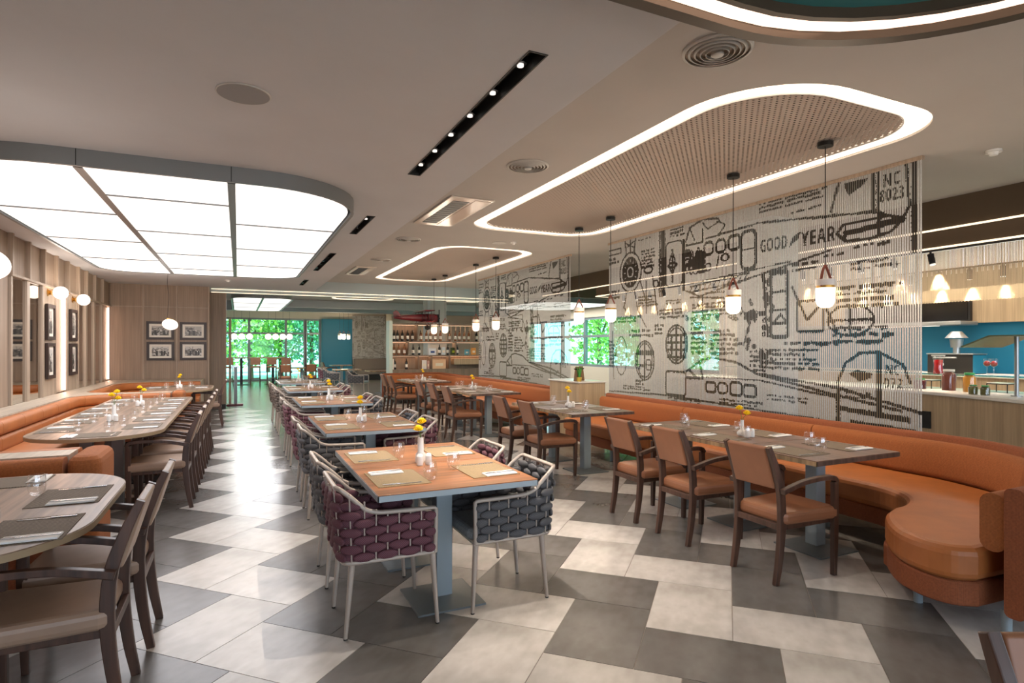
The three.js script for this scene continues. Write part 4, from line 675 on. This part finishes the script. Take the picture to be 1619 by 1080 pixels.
// ---------- outside ----------
struct('lawn', bx(-40, 45, -.25, -.13, -70, 4.6), std('#b9d6cd', .9), 'pale sunlit ground outside the windows', 'ground');
struct('terrace', bx(-40, 45, -.25, -.13, 4.6, 40), std('#cfc9c0', .9, { map: stone }), 'pale paved terrace behind the viewer', 'ground');
{
  const leaf = (n, c) => {
    const pos = [], col = [], nor = []; const P = V(0, 0, 0);
    for (let i = 0; i < n; i++) {
      const k = Math.floor(rr(0, 14)), a = k * 2.4, cx = Math.cos(a) * 1.1 * ((k % 5) / 5 + .2), cz = Math.sin(a) * 1.1 * ((k % 5) / 5 + .2), cy = 1.2 + (k / 14) * 4.6;
      P.set(rr(-1, 1), rr(-1, 1), rr(-1, 1)); P.normalize().multiplyScalar(.5 + .5 * Math.cbrt(rand())); const R = 1.35 - Math.abs(k / 14 - .4) * .8;
      const x = cx + P.x * R, y = cy + P.y * R * .75, z = cz + P.z * R, s = rr(.07, .15), u = V(rr(-1, 1), rr(-1, 1), rr(-1, 1)).normalize(), v = V(rr(-1, 1), rr(-1, 1), rr(-1, 1)).cross(u).normalize();
      const a0 = [x - u.x * s, y - u.y * s, z - u.z * s], b0 = [x + v.x * s * .6, y + v.y * s * .6, z + v.z * s * .6], c0 = [x + u.x * s, y + u.y * s, z + u.z * s], d0 = [x - v.x * s * .6, y - v.y * s * .6, z - v.z * s * .6];
      pos.push(...a0, ...b0, ...c0, ...a0, ...c0, ...d0); const t = rr(.55, 1.25), cc = [c[0] * t, c[1] * t, c[2] * rr(.6, 1.3)]; for (let q = 0; q < 6; q++) col.push(...cc);
    }
    const g = new THREE.BufferGeometry(); g.setAttribute('position', new THREE.Float32BufferAttribute(pos, 3)); g.setAttribute('color', new THREE.Float32BufferAttribute(col, 3)); g.computeVertexNormals(); return g;
  };
  const lm = new THREE.MeshPhysicalMaterial({ vertexColors: true, roughness: .8, transmission: .35, thickness: 0, side: THREE.DoubleSide });
  const kinds = [leaf(2600, [.22, .46, .07]), leaf(2600, [.10, .36, .16]), leaf(2600, [.34, .55, .10])], bark = std('#5b4a38', .9);
  const spots = [[-3.2, -33.5, 0, 'lime tree'], [-1.2, -36, 1, 'dark tree'], [.6, -33.2, 2, 'pale tree'], [2.2, -35.5, 0, 'lime tree'], [3.6, -33.4, 1, 'dark tree'], [5.5, -36, 2, 'pale tree'], [-2.5, -41, 1, 'dark tree'], [1.8, -42, 0, 'lime tree'], [6.2, -43, 1, 'dark tree'],
    [15, -20, 0, ''], [14.6, -17, 2, ''], [15.4, -14.4, 1, ''], [15, -11.6, 0, ''], [16.2, -9, 2, ''], [19, -22, 1, ''], [19, -15, 0, ''], [15.2, -23, 2, '']];
  const words = ['first', 'second', 'third', 'fourth', 'fifth', 'sixth', 'seventh', 'eighth', 'ninth'];
  const proto = kinds.map(k => { const g = new THREE.Group(); g.name = 'leafy_tree'; const f = new THREE.Mesh(k, lm); f.name = 'foliage'; f.userData.kind = 'stuff'; f.castShadow = f.receiveShadow = true; g.add(f); obj('trunk', [rod([0, -.14, 0], [.1, 3.2, .05], .14, .07, 8), rod([.05, 2, 0], [.7, 3.6, .2], .06, .03, 6), rod([.05, 1.7, 0], [-.7, 3.2, -.2], .06, .03, 6)], bark, g); return g; });
  spots.forEach(([x, z, k, w], i) => { const q = dup(proto[k], [x, 0, z], i * 1.3, i < 9 ? `sunlit green tree, ${words[i]} of those outside the far windows` : `green tree, ${words[i - 9]} outside the side windows`, 'trees outside the windows'); q.userData.category = 'tree'; });
}

// ---------- chairs ----------
function leatherChair(mat) {                               // faces +x, rear legs at x = 0
  const o = new THREE.Group(); o.name = 'leather_armchair';
  for (const s of [-1, 1]) {
    obj('rear_leg', ribbon([[-.02, .0], [.012, .18], [.032, .40], [.02, .60], [-.03, .76], [-.085, .885]], [.036, .046, .054, .052, .044, .032], .032).translate(0, 0, s * .178), MAT.chairWood, o);
    obj('front_leg', ribbon([[.475, 0], [.482, .25], [.486, .45], [.484, .62]], [.030, .042, .046, .042], .034).translate(0, 0, s * .215), MAT.chairWood, o);
    obj('armrest', ribbon([[.503, .615], [.47, .648], [.36, .655], [.2, .645], [.06, .615], [.0, .60]], [.03, .034, .030, .030, .032, .034], .038).translate(0, 0, s * .212), MAT.chairWood, o);
    obj('side_rail', rbx(.02, .48, .345, .385, s * .178 - .012, s * .178 + .012, .004), MAT.chairWood, o);
  }
  obj('cross_rail', rbx(.005, .03, .345, .385, -.17, .17, .004), MAT.chairWood, o); obj('cross_rail', rbx(.465, .49, .345, .385, -.2, .2, .004), MAT.chairWood, o);
  obj('seat', plan([[.03, -.195], [.06, -.205], [.48, -.235], [.505, -.22], [.515, 0], [.505, .22], [.48, .235], [.06, .205], [.03, .195]], .375, .462, .03), mat, o);
  const b = new RoundedBoxGeometry(.036, .285, .322, 3, .012); b.rotateZ(.30).translate(-.042, .748, 0); obj('backrest', b, mat, o);
  return o;
}
const tanChair = leatherChair(MAT.tan), taupeChair = leatherChair(MAT.taupe);
function chair(proto, x, z, turn, label, group) { const o = dup(proto, [x, 0, z], turn, label, group); o.userData.category = 'chair'; return o; }
const G1 = 'tan leather armchairs at the bench tables', G2 = 'taupe leather armchairs at the booth tables';
[[-2.87, 'tan leather armchair nearest the camera at the nearest bench table'], [-3.68, 'middle tan leather armchair of three at the nearest bench table'], [-4.33, 'farthest tan leather armchair of three at the nearest bench table'],
 [-6.2, 'nearer tan leather armchair of two at the second bench table'], [-6.97, 'farther tan leather armchair of two at the second bench table'],
 [-9.17, 'nearest tan leather armchair of three at the third bench table'], [-9.95, 'middle tan leather armchair of three at the third bench table'], [-10.75, 'farthest tan leather armchair of three at the third bench table'],
 [-13.05, 'nearer tan leather armchair of two at the farthest bench table'], [-13.75, 'farther tan leather armchair of two at the farthest bench table']].forEach(([z, l]) => chair(tanChair, 3.13, z, 0, l, G1));
chair(tanChair, 1.645, -.589, 4.279, 'tan leather armchair cut off at the bottom right corner', G1);
['nearest', 'second', 'third', 'fourth', 'fifth', 'farthest'].forEach((w, i) => chair(taupeChair, -.42 + .01 * i, -6.52 - .655 * i, Math.PI, w + ' taupe leather armchair in the row along the long booth table', G2));
chair(taupeChair, -.45, -3.04, Math.PI, 'taupe leather armchair in the left foreground at the oval table', G2); chair(taupeChair, -.42, -3.65, Math.PI, 'second taupe leather armchair at the foreground oval table', G2);
chair(taupeChair, -.29, -12.75, Math.PI, 'lone taupe leather armchair at the far corner booth table', G2);
// woven rope armchairs
function wovenChair(mat) {                                 // faces +x, rear legs at x = 0
  const o = new THREE.Group(); o.name = 'woven_armchair';
  for (const [x, z, dx, dz] of [[.03, .2, -.035, .01], [.03, -.2, -.035, -.01], [.46, .215, .025, .015], [.46, -.215, .025, -.015]]) { const l = obj('leg', rod([x + dx, .006, z + dz], [x, .40, z], .0105, .0175, 12), MAT.frame, o); obj('foot_cap', cyl(.011, .011, .008, x + dx, .004, z + dz, 10), MAT.black, l); }
  obj('seat_frame', [tube([[.47, .40, .235], [.2, .40, .237], [.02, .40, .228], [-.015, .40, .19], [-.02, .40, 0], [-.015, .40, -.19], [.02, .40, -.228], [.2, .40, -.237], [.47, .40, -.235]], .012, 60, 8), rod([.47, .40, -.235], [.47, .40, .235], .012), bx(-.01, .47, .395, .405, -.22, .22)], MAT.frame, o);
  const rail = s => [[.47, .40, .238 * s], [.472, .52, .24 * s], [.474, .63, .24 * s], [.46, .642, .24 * s], [.30, .646, .243 * s], [.16, .652, .243 * s], [.09, .675, .242 * s], [.02, .74, .238 * s], [-.035, .785, .225 * s], [-.056, .793, .20 * s]];
  obj('top_rail', [tube(rail(1), .0125, 60, 8, false, .3), tube(rail(-1), .0125, 60, 8, false, .3), rod([-.056, .793, .205], [-.056, .793, -.205], .0125)], MAT.frame, o);
  // rope weave: a shell round the sides and back
  const R = .07, straight = .40, backW = .46 - 2 * R, L = 2 * straight + Math.PI * R + backW;
  const at = (s, y) => {                                  // s along the shell, returns position and outward normal
    const q = Math.PI * R / 2, lean = Math.max(0, y - .42) * .12; let x, z, nx, nz;
    if (s < straight) { x = .45 - s; z = -.235; nx = 0; nz = -1; }
    else if (s < straight + q) { const a = (s - straight) / R; x = .05 - Math.sin(a) * R; z = -.235 + R - Math.cos(a) * R; nx = -Math.sin(a); nz = -Math.cos(a); }
    else if (s < straight + q + backW) { x = -.02; z = -.165 + (s - straight - q) * (.33 / backW); nx = -1; nz = 0; }
    else if (s < straight + 2 * q + backW) { const a = (s - straight - q - backW) / R; x = .05 - Math.cos(a) * R; z = .235 - R + Math.sin(a) * R; nx = -Math.cos(a); nz = Math.sin(a); }
    else { x = .05 + (s - straight - 2 * q - backW); z = .235; nx = 0; nz = 1; }
    return { x: x + nx * lean, z: z + nz * lean * .2, nx, nz };
  };
  const topY = s => { const d = Math.min(s, L - s); return d < .27 ? .632 : d < .46 ? .632 + (d - .27) / .19 * .145 : .777; };
  const lumps = [], rods = [], cols = 22, step = L / cols, rowH = .044, base = new THREE.SphereGeometry(1, 10, 7);
  for (let c = 0; c <= cols; c++) {
    const s = Math.min(L - .012, Math.max(.012, c * step)), t = topY(s);
    for (let r = 0; r < 9; r++) {
      const y = .428 + r * rowH; if (y + rowH * .5 > t) continue;
      const p = at(s, y), out = (r + c) % 2 ? -.009 : .009, g = base.clone().scale(step * (c && c < cols ? .98 : .6), rowH * .57, .0165);
      g.rotateY(Math.atan2(p.nx, p.nz)); lumps.push(g.translate(p.x + p.nx * out, y, p.z + p.nz * out));
    }
    if (c && c < cols) { const p = at(s, .41), q = at(s, t); rods.push(rod([p.x + p.nx * .007, .40, p.z + p.nz * .007], [q.x + q.nx * .007, t + .012, q.z + q.nz * .007], .0045, .0045, 6)); }
  }
  obj('rope_weave', lumps, mat, o); obj('upright_rods', rods, MAT.frame, o);
  obj('seat_cushion', plan(rectPts(.0, .50, -.215, .215, .06, 5), .405, .475, .03), MAT.cushion, o);
  return o;
}
const wv = { p: wovenChair(MAT.plum), g: wovenChair(MAT.greyRope), b: wovenChair(MAT.brownRope) }, col = { p: 'plum', g: 'grey', b: 'brown grey' };
const centre = [[.655, 1.59, -4.53, -3.05, 'front centre table'], [.71, 1.64, -6.95, -5.47, 'second centre table'], [.755, 1.70, -9.66, -8.2, 'third centre table'], [.785, 1.73, -12.4, -10.95, 'fourth centre table'], [.785, 1.73, -14.8, -13.35, 'last centre table']];
[[0, -3.34, 'p', 'nearer'], [0, -4.06, 'g', 'farther'], [1, -5.66, 'g', 'nearer'], [1, -6.35, 'p', 'farther'], [2, -8.2, 'p', 'nearer'], [2, -8.95, 'b', 'farther'], [3, -11.1, 'b', 'nearer'], [3, -11.85, 'b', 'farther'], [4, -13.05, 'b', 'aisle side']].forEach(([t, z, k, w]) => chair(wv[k], centre[t][0] - .145, z, 0, `${w} ${col[k]} woven rope armchair on the aisle side of the ${centre[t][4]}`, 'woven rope armchairs'));
[[0, -3.36, 'g', 'nearer'], [0, -4.1, 'p', 'farther'], [1, -5.85, 'p', 'nearer'], [1, -6.55, 'g', 'farther'], [2, -8.55, 'g', 'nearer'], [2, -9.25, 'p', 'farther'], [3, -11.4, 'p', 'nearer'], [3, -12.1, 'p', 'farther'], [4, -14.0, 'b', 'single']].forEach(([t, z, k, w]) => chair(wv[k], centre[t][1] + .105, z, Math.PI, `${w} ${col[k]} woven rope armchair on the bench side of the ${centre[t][4]}`, 'woven rope armchairs'));

// ---------- tables ----------
function pedestal(o, x, z, m = MAT.steelBlue, s = .205) {
  const r = Math.SQRT2; obj('base_plate', [new THREE.CylinderGeometry(.055 * r, s * r, .022, 4).rotateY(Math.PI / 4).translate(x, .021, z), bx(x - s, x + s, .0, .011, z - s, z + s)], MAT.plate, o); obj('column', rbx(x - .05, x + .05, .02, .715, z - .05, z + .05, .006), m, o); obj('top_bracket', bx(x - .2, x + .2, .70, .715, z - .2, z + .2), MAT.blackMetal, o);
}
function squareTable(x0, x1, z0, z1, label, top, edge, group, edge2) {
  const o = thing('dining_table', label, 'table', [0, 0, 0], 0, group);
  obj('table_top', rbx(x0 + .002, x1 - .002, .742, .75, z0 + .002, z1 - .002, .0015), top, o, { swap: top === MAT.tableRed });
  for (const b of [[x0, x1, z1 - .006, z1], [x0, x1, z0, z0 + .006], [x0, x0 + .006, z0, z1], [x1 - .006, x1, z0, z1]]) obj('edge_band', bx(b[0], b[1], .714, .7445, b[2], b[3]), b[1] - b[0] > .1 && edge2 || edge, o); obj('top_core', bx(x0 + .006, x1 - .006, .715, .742, z0 + .006, z1 - .006), MAT.edgeDark, o);
  pedestal(o, (x0 + x1) / 2, (z0 + z1) / 2);
}
centre.forEach(([x0, x1, z0, z1, n]) => { const m = (z0 + z1) / 2; squareTable(x0, x1, m + .002, z1, `nearer half of the ${n}, red brown wood with blue grey edge`, MAT.tableRed, MAT.edgeBlue, 'centre tables'); squareTable(x0, x1, z0, m - .002, `farther half of the ${n}, red brown wood with blue grey edge`, MAT.tableRed, MAT.edgeBlue, 'centre tables'); });
const bench = [[3.53, 4.42, -4.87, -2.72, 3, 'nearest bench table'], [3.45, 4.32, -7.42, -5.79, 2, 'second bench table'], [3.46, 4.36, -11.2, -9.0, 3, 'third bench table'], [3.46, 4.36, -14.0, -12.6, 2, 'farthest bench table']];
bench.forEach(([x0, x1, z0, z1, k, n]) => { for (let i = 0; i < k; i++) { const d = (z1 - z0) / k; squareTable(x0, x1, z1 - d * (i + 1) + .002, z1 - d * i - .002, `${['nearest', k === 2 ? 'farther' : 'middle', 'farthest'][i]} square of the ${n}, dark walnut top`, MAT.tableBrown, MAT.edgePale, 'bench tables', MAT.edgeDark); } });
function ovalTable(label, P, cols) { const o = thing('booth_table', label, 'table'); obj('table_top', plan(P, .716, .75, .004), MAT.tablePale, o, { swap: false }); obj('edge_band', sweep(P, [[-.003, .717], [-.003, .746], [.002, .746], [.002, .717]], true), std('#a08a6c', .5), o); for (const [x, z] of cols) { obj('column', rbx(x - .05, x + .05, .015, .716, z - .05, z + .05, .006), MAT.hub, o); obj('base_plate', rbx(x - .22, x + .22, 0, .015, z - .2, z + .2, .005), MAT.blackMetal, o); } }
ovalTable('long pale wood booth table with one rounded end', rectPts(-1.70, -.64, -10.42, -6.0, 0, 12, [.50, .52, .1, .1]), [[-1.05, -6.75], [-1.3, -6.75], [-1.05, -7.9], [-1.3, -7.9], [-1.17, -9.2], [-1.17, -10]]);
ovalTable('pale oval table in the left foreground', rectPts(-1.76, -.582, -4.42, -2.68, 0, 14, [.52, .52, .55, .50]), [[-1.2, -3.1], [-1.2, -4.0]]);
ovalTable('round ended pale table in the far corner booth', rectPts(-1.6, -.44, -13.6, -11.85, 0, 12, [.5, .5, .4, .4]), [[-1.0, -12.4], [-1.0, -13.1]]);

// ---------- place settings ----------
const protoMat = m => { const g = new THREE.Group(); g.name = 'placemat'; obj('weave', rbx(-.15, .15, 0, .003, -.205, .205, .001, 1), m, g); for (const s of [-1, 1]) obj('hem', bx(s * .148 - .002, s * .148 + .002, 0, .0038, -.205, .205), m, g); return g; };
const mats = [protoMat(MAT.straw), protoMat(MAT.strawGrey)];
const napkin = new THREE.Group(); napkin.name = 'napkin'; obj('fold', rbx(-.1, .1, 0, .005, -.045, .045, .002, 1), MAT.linen, napkin); obj('upper_fold', rbx(-.098, .097, .005, .008, -.043, .04, .001, 1), MAT.linen, napkin);
const fork = new THREE.Group(); fork.name = 'fork'; obj('handle', [rbx(-.10, .03, 0, .003, -.006, .006, .001, 1), rbx(.03, .05, .001, .004, -.011, .011, .001, 1)], MAT.chrome, fork); for (const z of [-.009, -.003, .003, .009]) obj('tine', bx(.05, .095, .0015, .004, z - .0017, z + .0017), MAT.chrome, fork);
const knife = new THREE.Group(); knife.name = 'knife'; obj('handle', rbx(-.11, -.01, 0, .005, -.007, .007, .002, 1), MAT.chrome, knife); obj('blade', new THREE.ExtrudeGeometry(new THREE.Shape([new THREE.Vector2(-.01, -.007), new THREE.Vector2(.10, -.008), new THREE.Vector2(.115, .004), new THREE.Vector2(-.01, .007)]), { depth: .002, bevelEnabled: false }).rotateX(-Math.PI / 2), MAT.chrome, knife);
const tumbler = new THREE.Group(); tumbler.name = 'glass_tumbler'; obj('bowl', lathe([[0, 0], [.021, 0], [.034, .014], [.0425, .05], [.039, .085], [.0345, .108], [.0328, .108], [.0372, .085], [.0407, .05], [.0325, .018], [.018, .009], [0, .008]], 24), glass, tumbler);
const vase = new THREE.Group(); vase.name = 'bud_vase'; obj('body', lathe([[0, 0], [.03, 0], [.042, .012], [.044, .03], [.03, .05], [.016, .06], [.0135, .13], [.015, .14], [.011, .14], [.010, .07]], 20), MAT.white, vase);
const vaseTall = new THREE.Group(); vaseTall.name = 'bud_vase'; obj('body', lathe([[0, 0], [.032, 0], [.035, .01], [.034, .06], [.02, .075], [.019, .17], [.016, .17], [.015, .08]], 20), MAT.white, vaseTall);
const shaker = new THREE.Group(); shaker.name = 'condiment_shaker'; obj('body', lathe([[0, 0], [.021, 0], [.022, .01], [.021, .055], [.018, .068], [0, .07]], 16), MAT.white, shaker); obj('cap', lathe([[.017, .066], [.013, .074], [0, .076]], 14), MAT.white, shaker);
const flower = k => { const g = new THREE.Group(); g.name = 'yellow_flower'; const h = [.10, .06, .13][k], dx = [.02, .035, -.02][k], dz = [.01, -.02, .02][k]; obj('stem', tube([[0, -.06, 0], [dx * .3, h * .5, dz * .3], [dx, h, dz]], .002, 8, 5), MAT.stem, g); const ps = []; for (let i = 0; i < 26; i++) { const a = i * 2.4, e = i / 26 * 1.35; ps.push(new THREE.SphereGeometry(1, 6, 4).scale(.009, .021, .006).translate(0, .018, 0).rotateX(e).rotateY(a).translate(dx, h, dz)); } obj('petals', ps, MAT.yellow, g); return g; };
const flowers = [flower(0), flower(1), flower(2)];
function put(p, x, y, z, turn, label, cat, group) { const o = dup(p, [x, y, z], turn, label, group); o.userData.category = cat; return o; }
function setting(x, z, turn, where, grey) {                // diner sits at local -x
  const c = Math.cos(turn), s = Math.sin(turn), P = (a, b) => [x + a * c + b * s, z - a * s + b * c], j = rr(-.012, .012);
  let q = P(0, 0); put(mats[grey ? 1 : 0], q[0], .75, q[1], turn, `woven placemat ${where}`, 'placemat', 'placemats');
  q = P(-.03 + j, -.155); put(napkin, q[0], .7538, q[1], turn + rr(-.08, .08), `folded white napkin ${where}`, 'napkin', 'napkins'); put(fork, q[0], .7619, q[1], turn + rr(-.1, .1), `steel fork on napkin ${where}`, 'fork', 'forks');
  q = P(-.01 + j, .165); put(knife, q[0], .7538, q[1], turn + rr(-.06, .06), `steel knife ${where}`, 'knife', 'knives');
  q = P(.17, .11 + j * 2); put(tumbler, q[0], q[0] === null ? 0 : .75, q[1], 0, `stemless glass tumbler ${where}`, 'glass', 'stemless tumblers');
}
function bouquet(x, z, name, tall, n, shakers = true) {
  put(tall ? vaseTall : vase, x, .75, z, 0, `white bud vase with yellow flowers on the ${name}`, 'vase', 'bud vases'); const top = .75 + (tall ? .17 : .14);
  for (let k = 0; k < n; k++) put(flowers[k % 3], x, top - .01, z, k * 2.1 + x * 7, `${['lower', 'upper', 'tallest'][k % 3]} yellow flower in the vase on the ${name}`, 'flower', 'yellow flowers');
  if (shakers) { put(shaker, x - .03, .75, z + .085, 0, `white shaker, left of the pair on the ${name}`, 'shaker', 'condiment shakers'); put(shaker, x + .03, .75, z + .08, 0, `white shaker, right of the pair on the ${name}`, 'shaker', 'condiment shakers'); }
}
centre.forEach(([x0, x1, z0, z1, n], i) => {
  const xc = (x0 + x1) / 2, q = (z1 - z0) / 4;
  [z1 - q, z0 + q].forEach((z, k) => { setting(x0 + .19, z, 0, `at the ${k ? 'farther' : 'nearer'} aisle side seat of the ${n}`); setting(x1 - .19, z, Math.PI, `at the ${k ? 'farther' : 'nearer'} bench side seat of the ${n}`); });
  bouquet(xc - .02, (z0 + z1) / 2 - .02, n, i % 2 === 0, 2 + (i === 0 ? 0 : 0));
});
bench.forEach(([x0, x1, z0, z1, k, n], i) => {
  const d = (z1 - z0) / k; for (let a = 0; a < k; a++) { const z = z1 - d * (a + .5), w = ['nearest', k === 2 ? 'farther' : 'middle', 'farthest'][a]; setting(x0 + .19, z, 0, `at the ${w} aisle side seat of the ${n}`, 1); setting(x1 - .19, z, Math.PI, `at the ${w} bench side seat of the ${n}`, 1); }
  bouquet((x0 + x1) / 2 - .02, (z0 + z1) / 2 + .02, n, false, 2);
});
for (let k = 0; k < 6; k++) { const z = -6.72 - k * .64, w = ['first', 'second', 'third', 'fourth', 'fifth', 'sixth'][k]; setting(-.84, z, Math.PI, `at the ${w} chair of the long booth table`, 1); setting(-1.5, z, 0, `at the ${w} bench seat of the long booth table`, 1); }
setting(-1.16, -6.2, -Math.PI / 2 * -1, 'at the rounded end of the long booth table', 1);
bouquet(-1.18, -7.35, 'near part of the long booth table', true, 3); bouquet(-1.16, -9.1, 'far part of the long booth table', false, 2);
setting(-.79, -3.1, Math.PI, 'at the nearest chair of the foreground oval table', 1); setting(-.78, -3.72, Math.PI, 'at the second chair of the foreground oval table', 1); setting(-1.2, -4.22, -Math.PI / 2, 'at the far end of the foreground oval table', 1);
setting(-.66, -12.75, Math.PI, 'at the chair of the far corner booth table', 1); setting(-1.38, -12.75, 0, 'at the bench seat of the far corner booth table', 1); setting(-1.0, -13.35, -Math.PI / 2, 'at the far end of the corner booth table', 1); bouquet(-1.0, -12.75, 'far corner booth table', false, 2);

// ---------- small planting on the service cabinet ----------
[[5.12, -8.42, 'nearer'], [5.3, -8.6, 'farther']].forEach(([x, z, w]) => { const o = thing('wooden_planter', w + ' slatted wooden planter on the service cabinet', 'planter', [x, .955, z], 0, 'slatted planters'); for (let k = 0; k < 6; k++) { const a = k * Math.PI / 3; obj('stave', rbx(-.022, .022, 0, .24, -.008, .008, .003).rotateX(-.12).translate(0, 0, .055).rotateY(a), std('#8a6a4c', .7, { map: grain }), o); } obj('soil', cyl(.06, .05, .02, 0, .2, 0, 10), std('#3a2c22', .9), o); });
{ const o = thing('aloe_plant', 'small spiky green plant at the left of the service cabinet', 'plant', [5.09, .955, -8.31]); obj('pot', cyl(.045, .035, .07, 0, .035, 0, 14), std('#c8a94a', .6), o); for (let k = 0; k < 9; k++) obj('leaf', new THREE.ConeGeometry(.014, .2, 5).translate(0, .1, 0).rotateX(.1 + .07 * (k % 5)).rotateY(k * 2.4).translate(0, .07, 0), MAT.leaf1, o); }

// ---------- sign stand by the pier ----------
{ const o = thing('sign_stand', 'slim steel post on a red floor base by the pier', 'post', [-.12, 0, -17.0]); obj('base', rbx(-.16, .24, 0, .04, -.15, .15, .01), MAT.red, o); obj('post', rbx(-.1, -.04, .04, 2.3, -.02, .02, .005), MAT.finWood, o); obj('rail_post', rbx(.02, .1, .04, 1.0, -.03, .03, .005), MAT.frameGrey, o); obj('rail', rbx(-.1, .14, .98, 1.02, -.02, .02, .005), MAT.chrome, o); }

// ---------- far room furniture ----------
squareTable(3.0, 3.9, -21.5, -20.7, 'round lit table of the far room beside grey woven chairs', MAT.tableBrown, MAT.edgePale, 'far room tables'); squareTable(3.85, 4.85, -20.0, -19.1, 'far room table in front of the wine shelf side', MAT.tableBrown, MAT.edgePale, 'far room tables'); squareTable(3.6, 4.5, -26.6, -25.7, 'far room table before the teal wall', MAT.tableBrown, MAT.edgePale, 'far room tables'); squareTable(1.3, 3.1, -24.2, -23.4, 'far room table near the window wall', MAT.tableBrown, MAT.edgePale, 'far room tables');
chair(wv.g, 3.2, -18.75, -.5, 'grey woven rope armchair nearest in the far room', 'far room chairs'); chair(wv.g, 2.7, -20.9, -.2, 'second grey woven rope armchair in the far room', 'far room chairs'); chair(wv.p, 2.65, -21.9, 0, 'plum woven rope armchair farther back in the far room', 'far room chairs');
chair(tanChair, 1.55, -22.7, Math.PI / 2, 'brown chair, left of two before the window wall', 'far room chairs'); chair(tanChair, 2.45, -22.9, Math.PI / 2, 'brown chair, right of two before the window wall', 'far room chairs'); chair(tanChair, 3.3, -26.1, .2, 'brown chair beside the teal wall table', 'far room chairs');
{ const o = thing('grey_banquette', 'grey upholstered bench under the printed mural', 'bench'); obj('back', rbx(4.95, 6.5, .45, .98, -28.35, -28.2, .04), std('#8b8178', .8, { map: cloth }), o); obj('seat', rbx(4.95, 6.5, .25, .46, -28.2, -27.6, .04), std('#8b8178', .8, { map: cloth }), o); obj('plinth', bx(5, 6.45, 0, .25, -28.2, -27.7), MAT.black, o); }
{ const o = thing('bar_table', 'tall narrow bar table along the window wall', 'bar table'); obj('top', rbx(-1.8, 1.75, 1.07, 1.11, -26.4, -25.9, .008), MAT.counterWood, o); for (const x of [-1.4, .12, 1.3]) { obj('leg', rbx(x - .05, x + .05, .02, 1.07, -26.2, -26.1, .006), MAT.blackMetal, o); obj('base', rbx(x - .3, x + .3, 0, .02, -26.4, -25.9, .006), MAT.blackMetal, o); } }
{ const s = new THREE.Group(); s.name = 'bar_stool'; for (const [x, z] of [[-.17, -.17], [.17, -.17], [-.17, .17], [.17, .17]]) obj('leg', rod([x, 0, z], [x * .95, z < 0 ? .72 : 1.08, z * .95], .018, .018, 8), MAT.chairWood, s); obj('seat', rbx(-.19, .19, .7, .77, -.19, .19, .03), MAT.tan, s); obj('backrest', rbx(-.18, .18, .82, 1.1, .16, .195, .015), MAT.tan, s); obj('footrest', [rod([-.17, .28, -.17], [.17, .28, -.17], .012), rod([-.17, .28, .17], [.17, .28, .17], .012)], MAT.chairWood, s); [[-.35, 'first'], [.62, 'second'], [1.22, 'third'], [1.75, 'fourth']].forEach(([x, w]) => put(s, x, 0, -25.45, 0, `${w} brown bar stool from the left at the bar table`, 'stool', 'bar stools')); }
{ const s = new THREE.Group(); s.name = 'globe_lamp'; obj('globe', sph(.125, 0, 1.95, 0, 16, 12), GL.globe, s); obj('cord', rod([0, 2.07, 0], [0, 3.25, 0], .004, .004, 5), MAT.black, s); obj('cap', cyl(.03, .03, .03, 0, 2.08, 0, 12), MAT.brass, s); [-.15, .13, .42, 1.12, 1.4, 1.68, 1.94].forEach((x, i) => put(s, x, 0, -26.1, 0, `white globe lamp, ${['first', 'second', 'third', 'fourth', 'fifth', 'sixth', 'seventh'][i]} from left over the bar table`, 'pendant lamp', 'globe lamps over the bar table')); }
[[3.95, -26.0, 'left'], [4.15, -26.2, 'middle'], [4.3, -25.9, 'right']].forEach(([x, z, w]) => { const o = dup(pendProto, [x, 0, z], 0, `${w} opal pendant of three against the teal wall`, 'teal wall pendants'); o.userData.category = 'pendant lamp'; const l = new THREE.PointLight(0xffe2bd, 3); l.position.set(0, 1.93, 0); o.add(l); });

renderer.render(scene, camera);
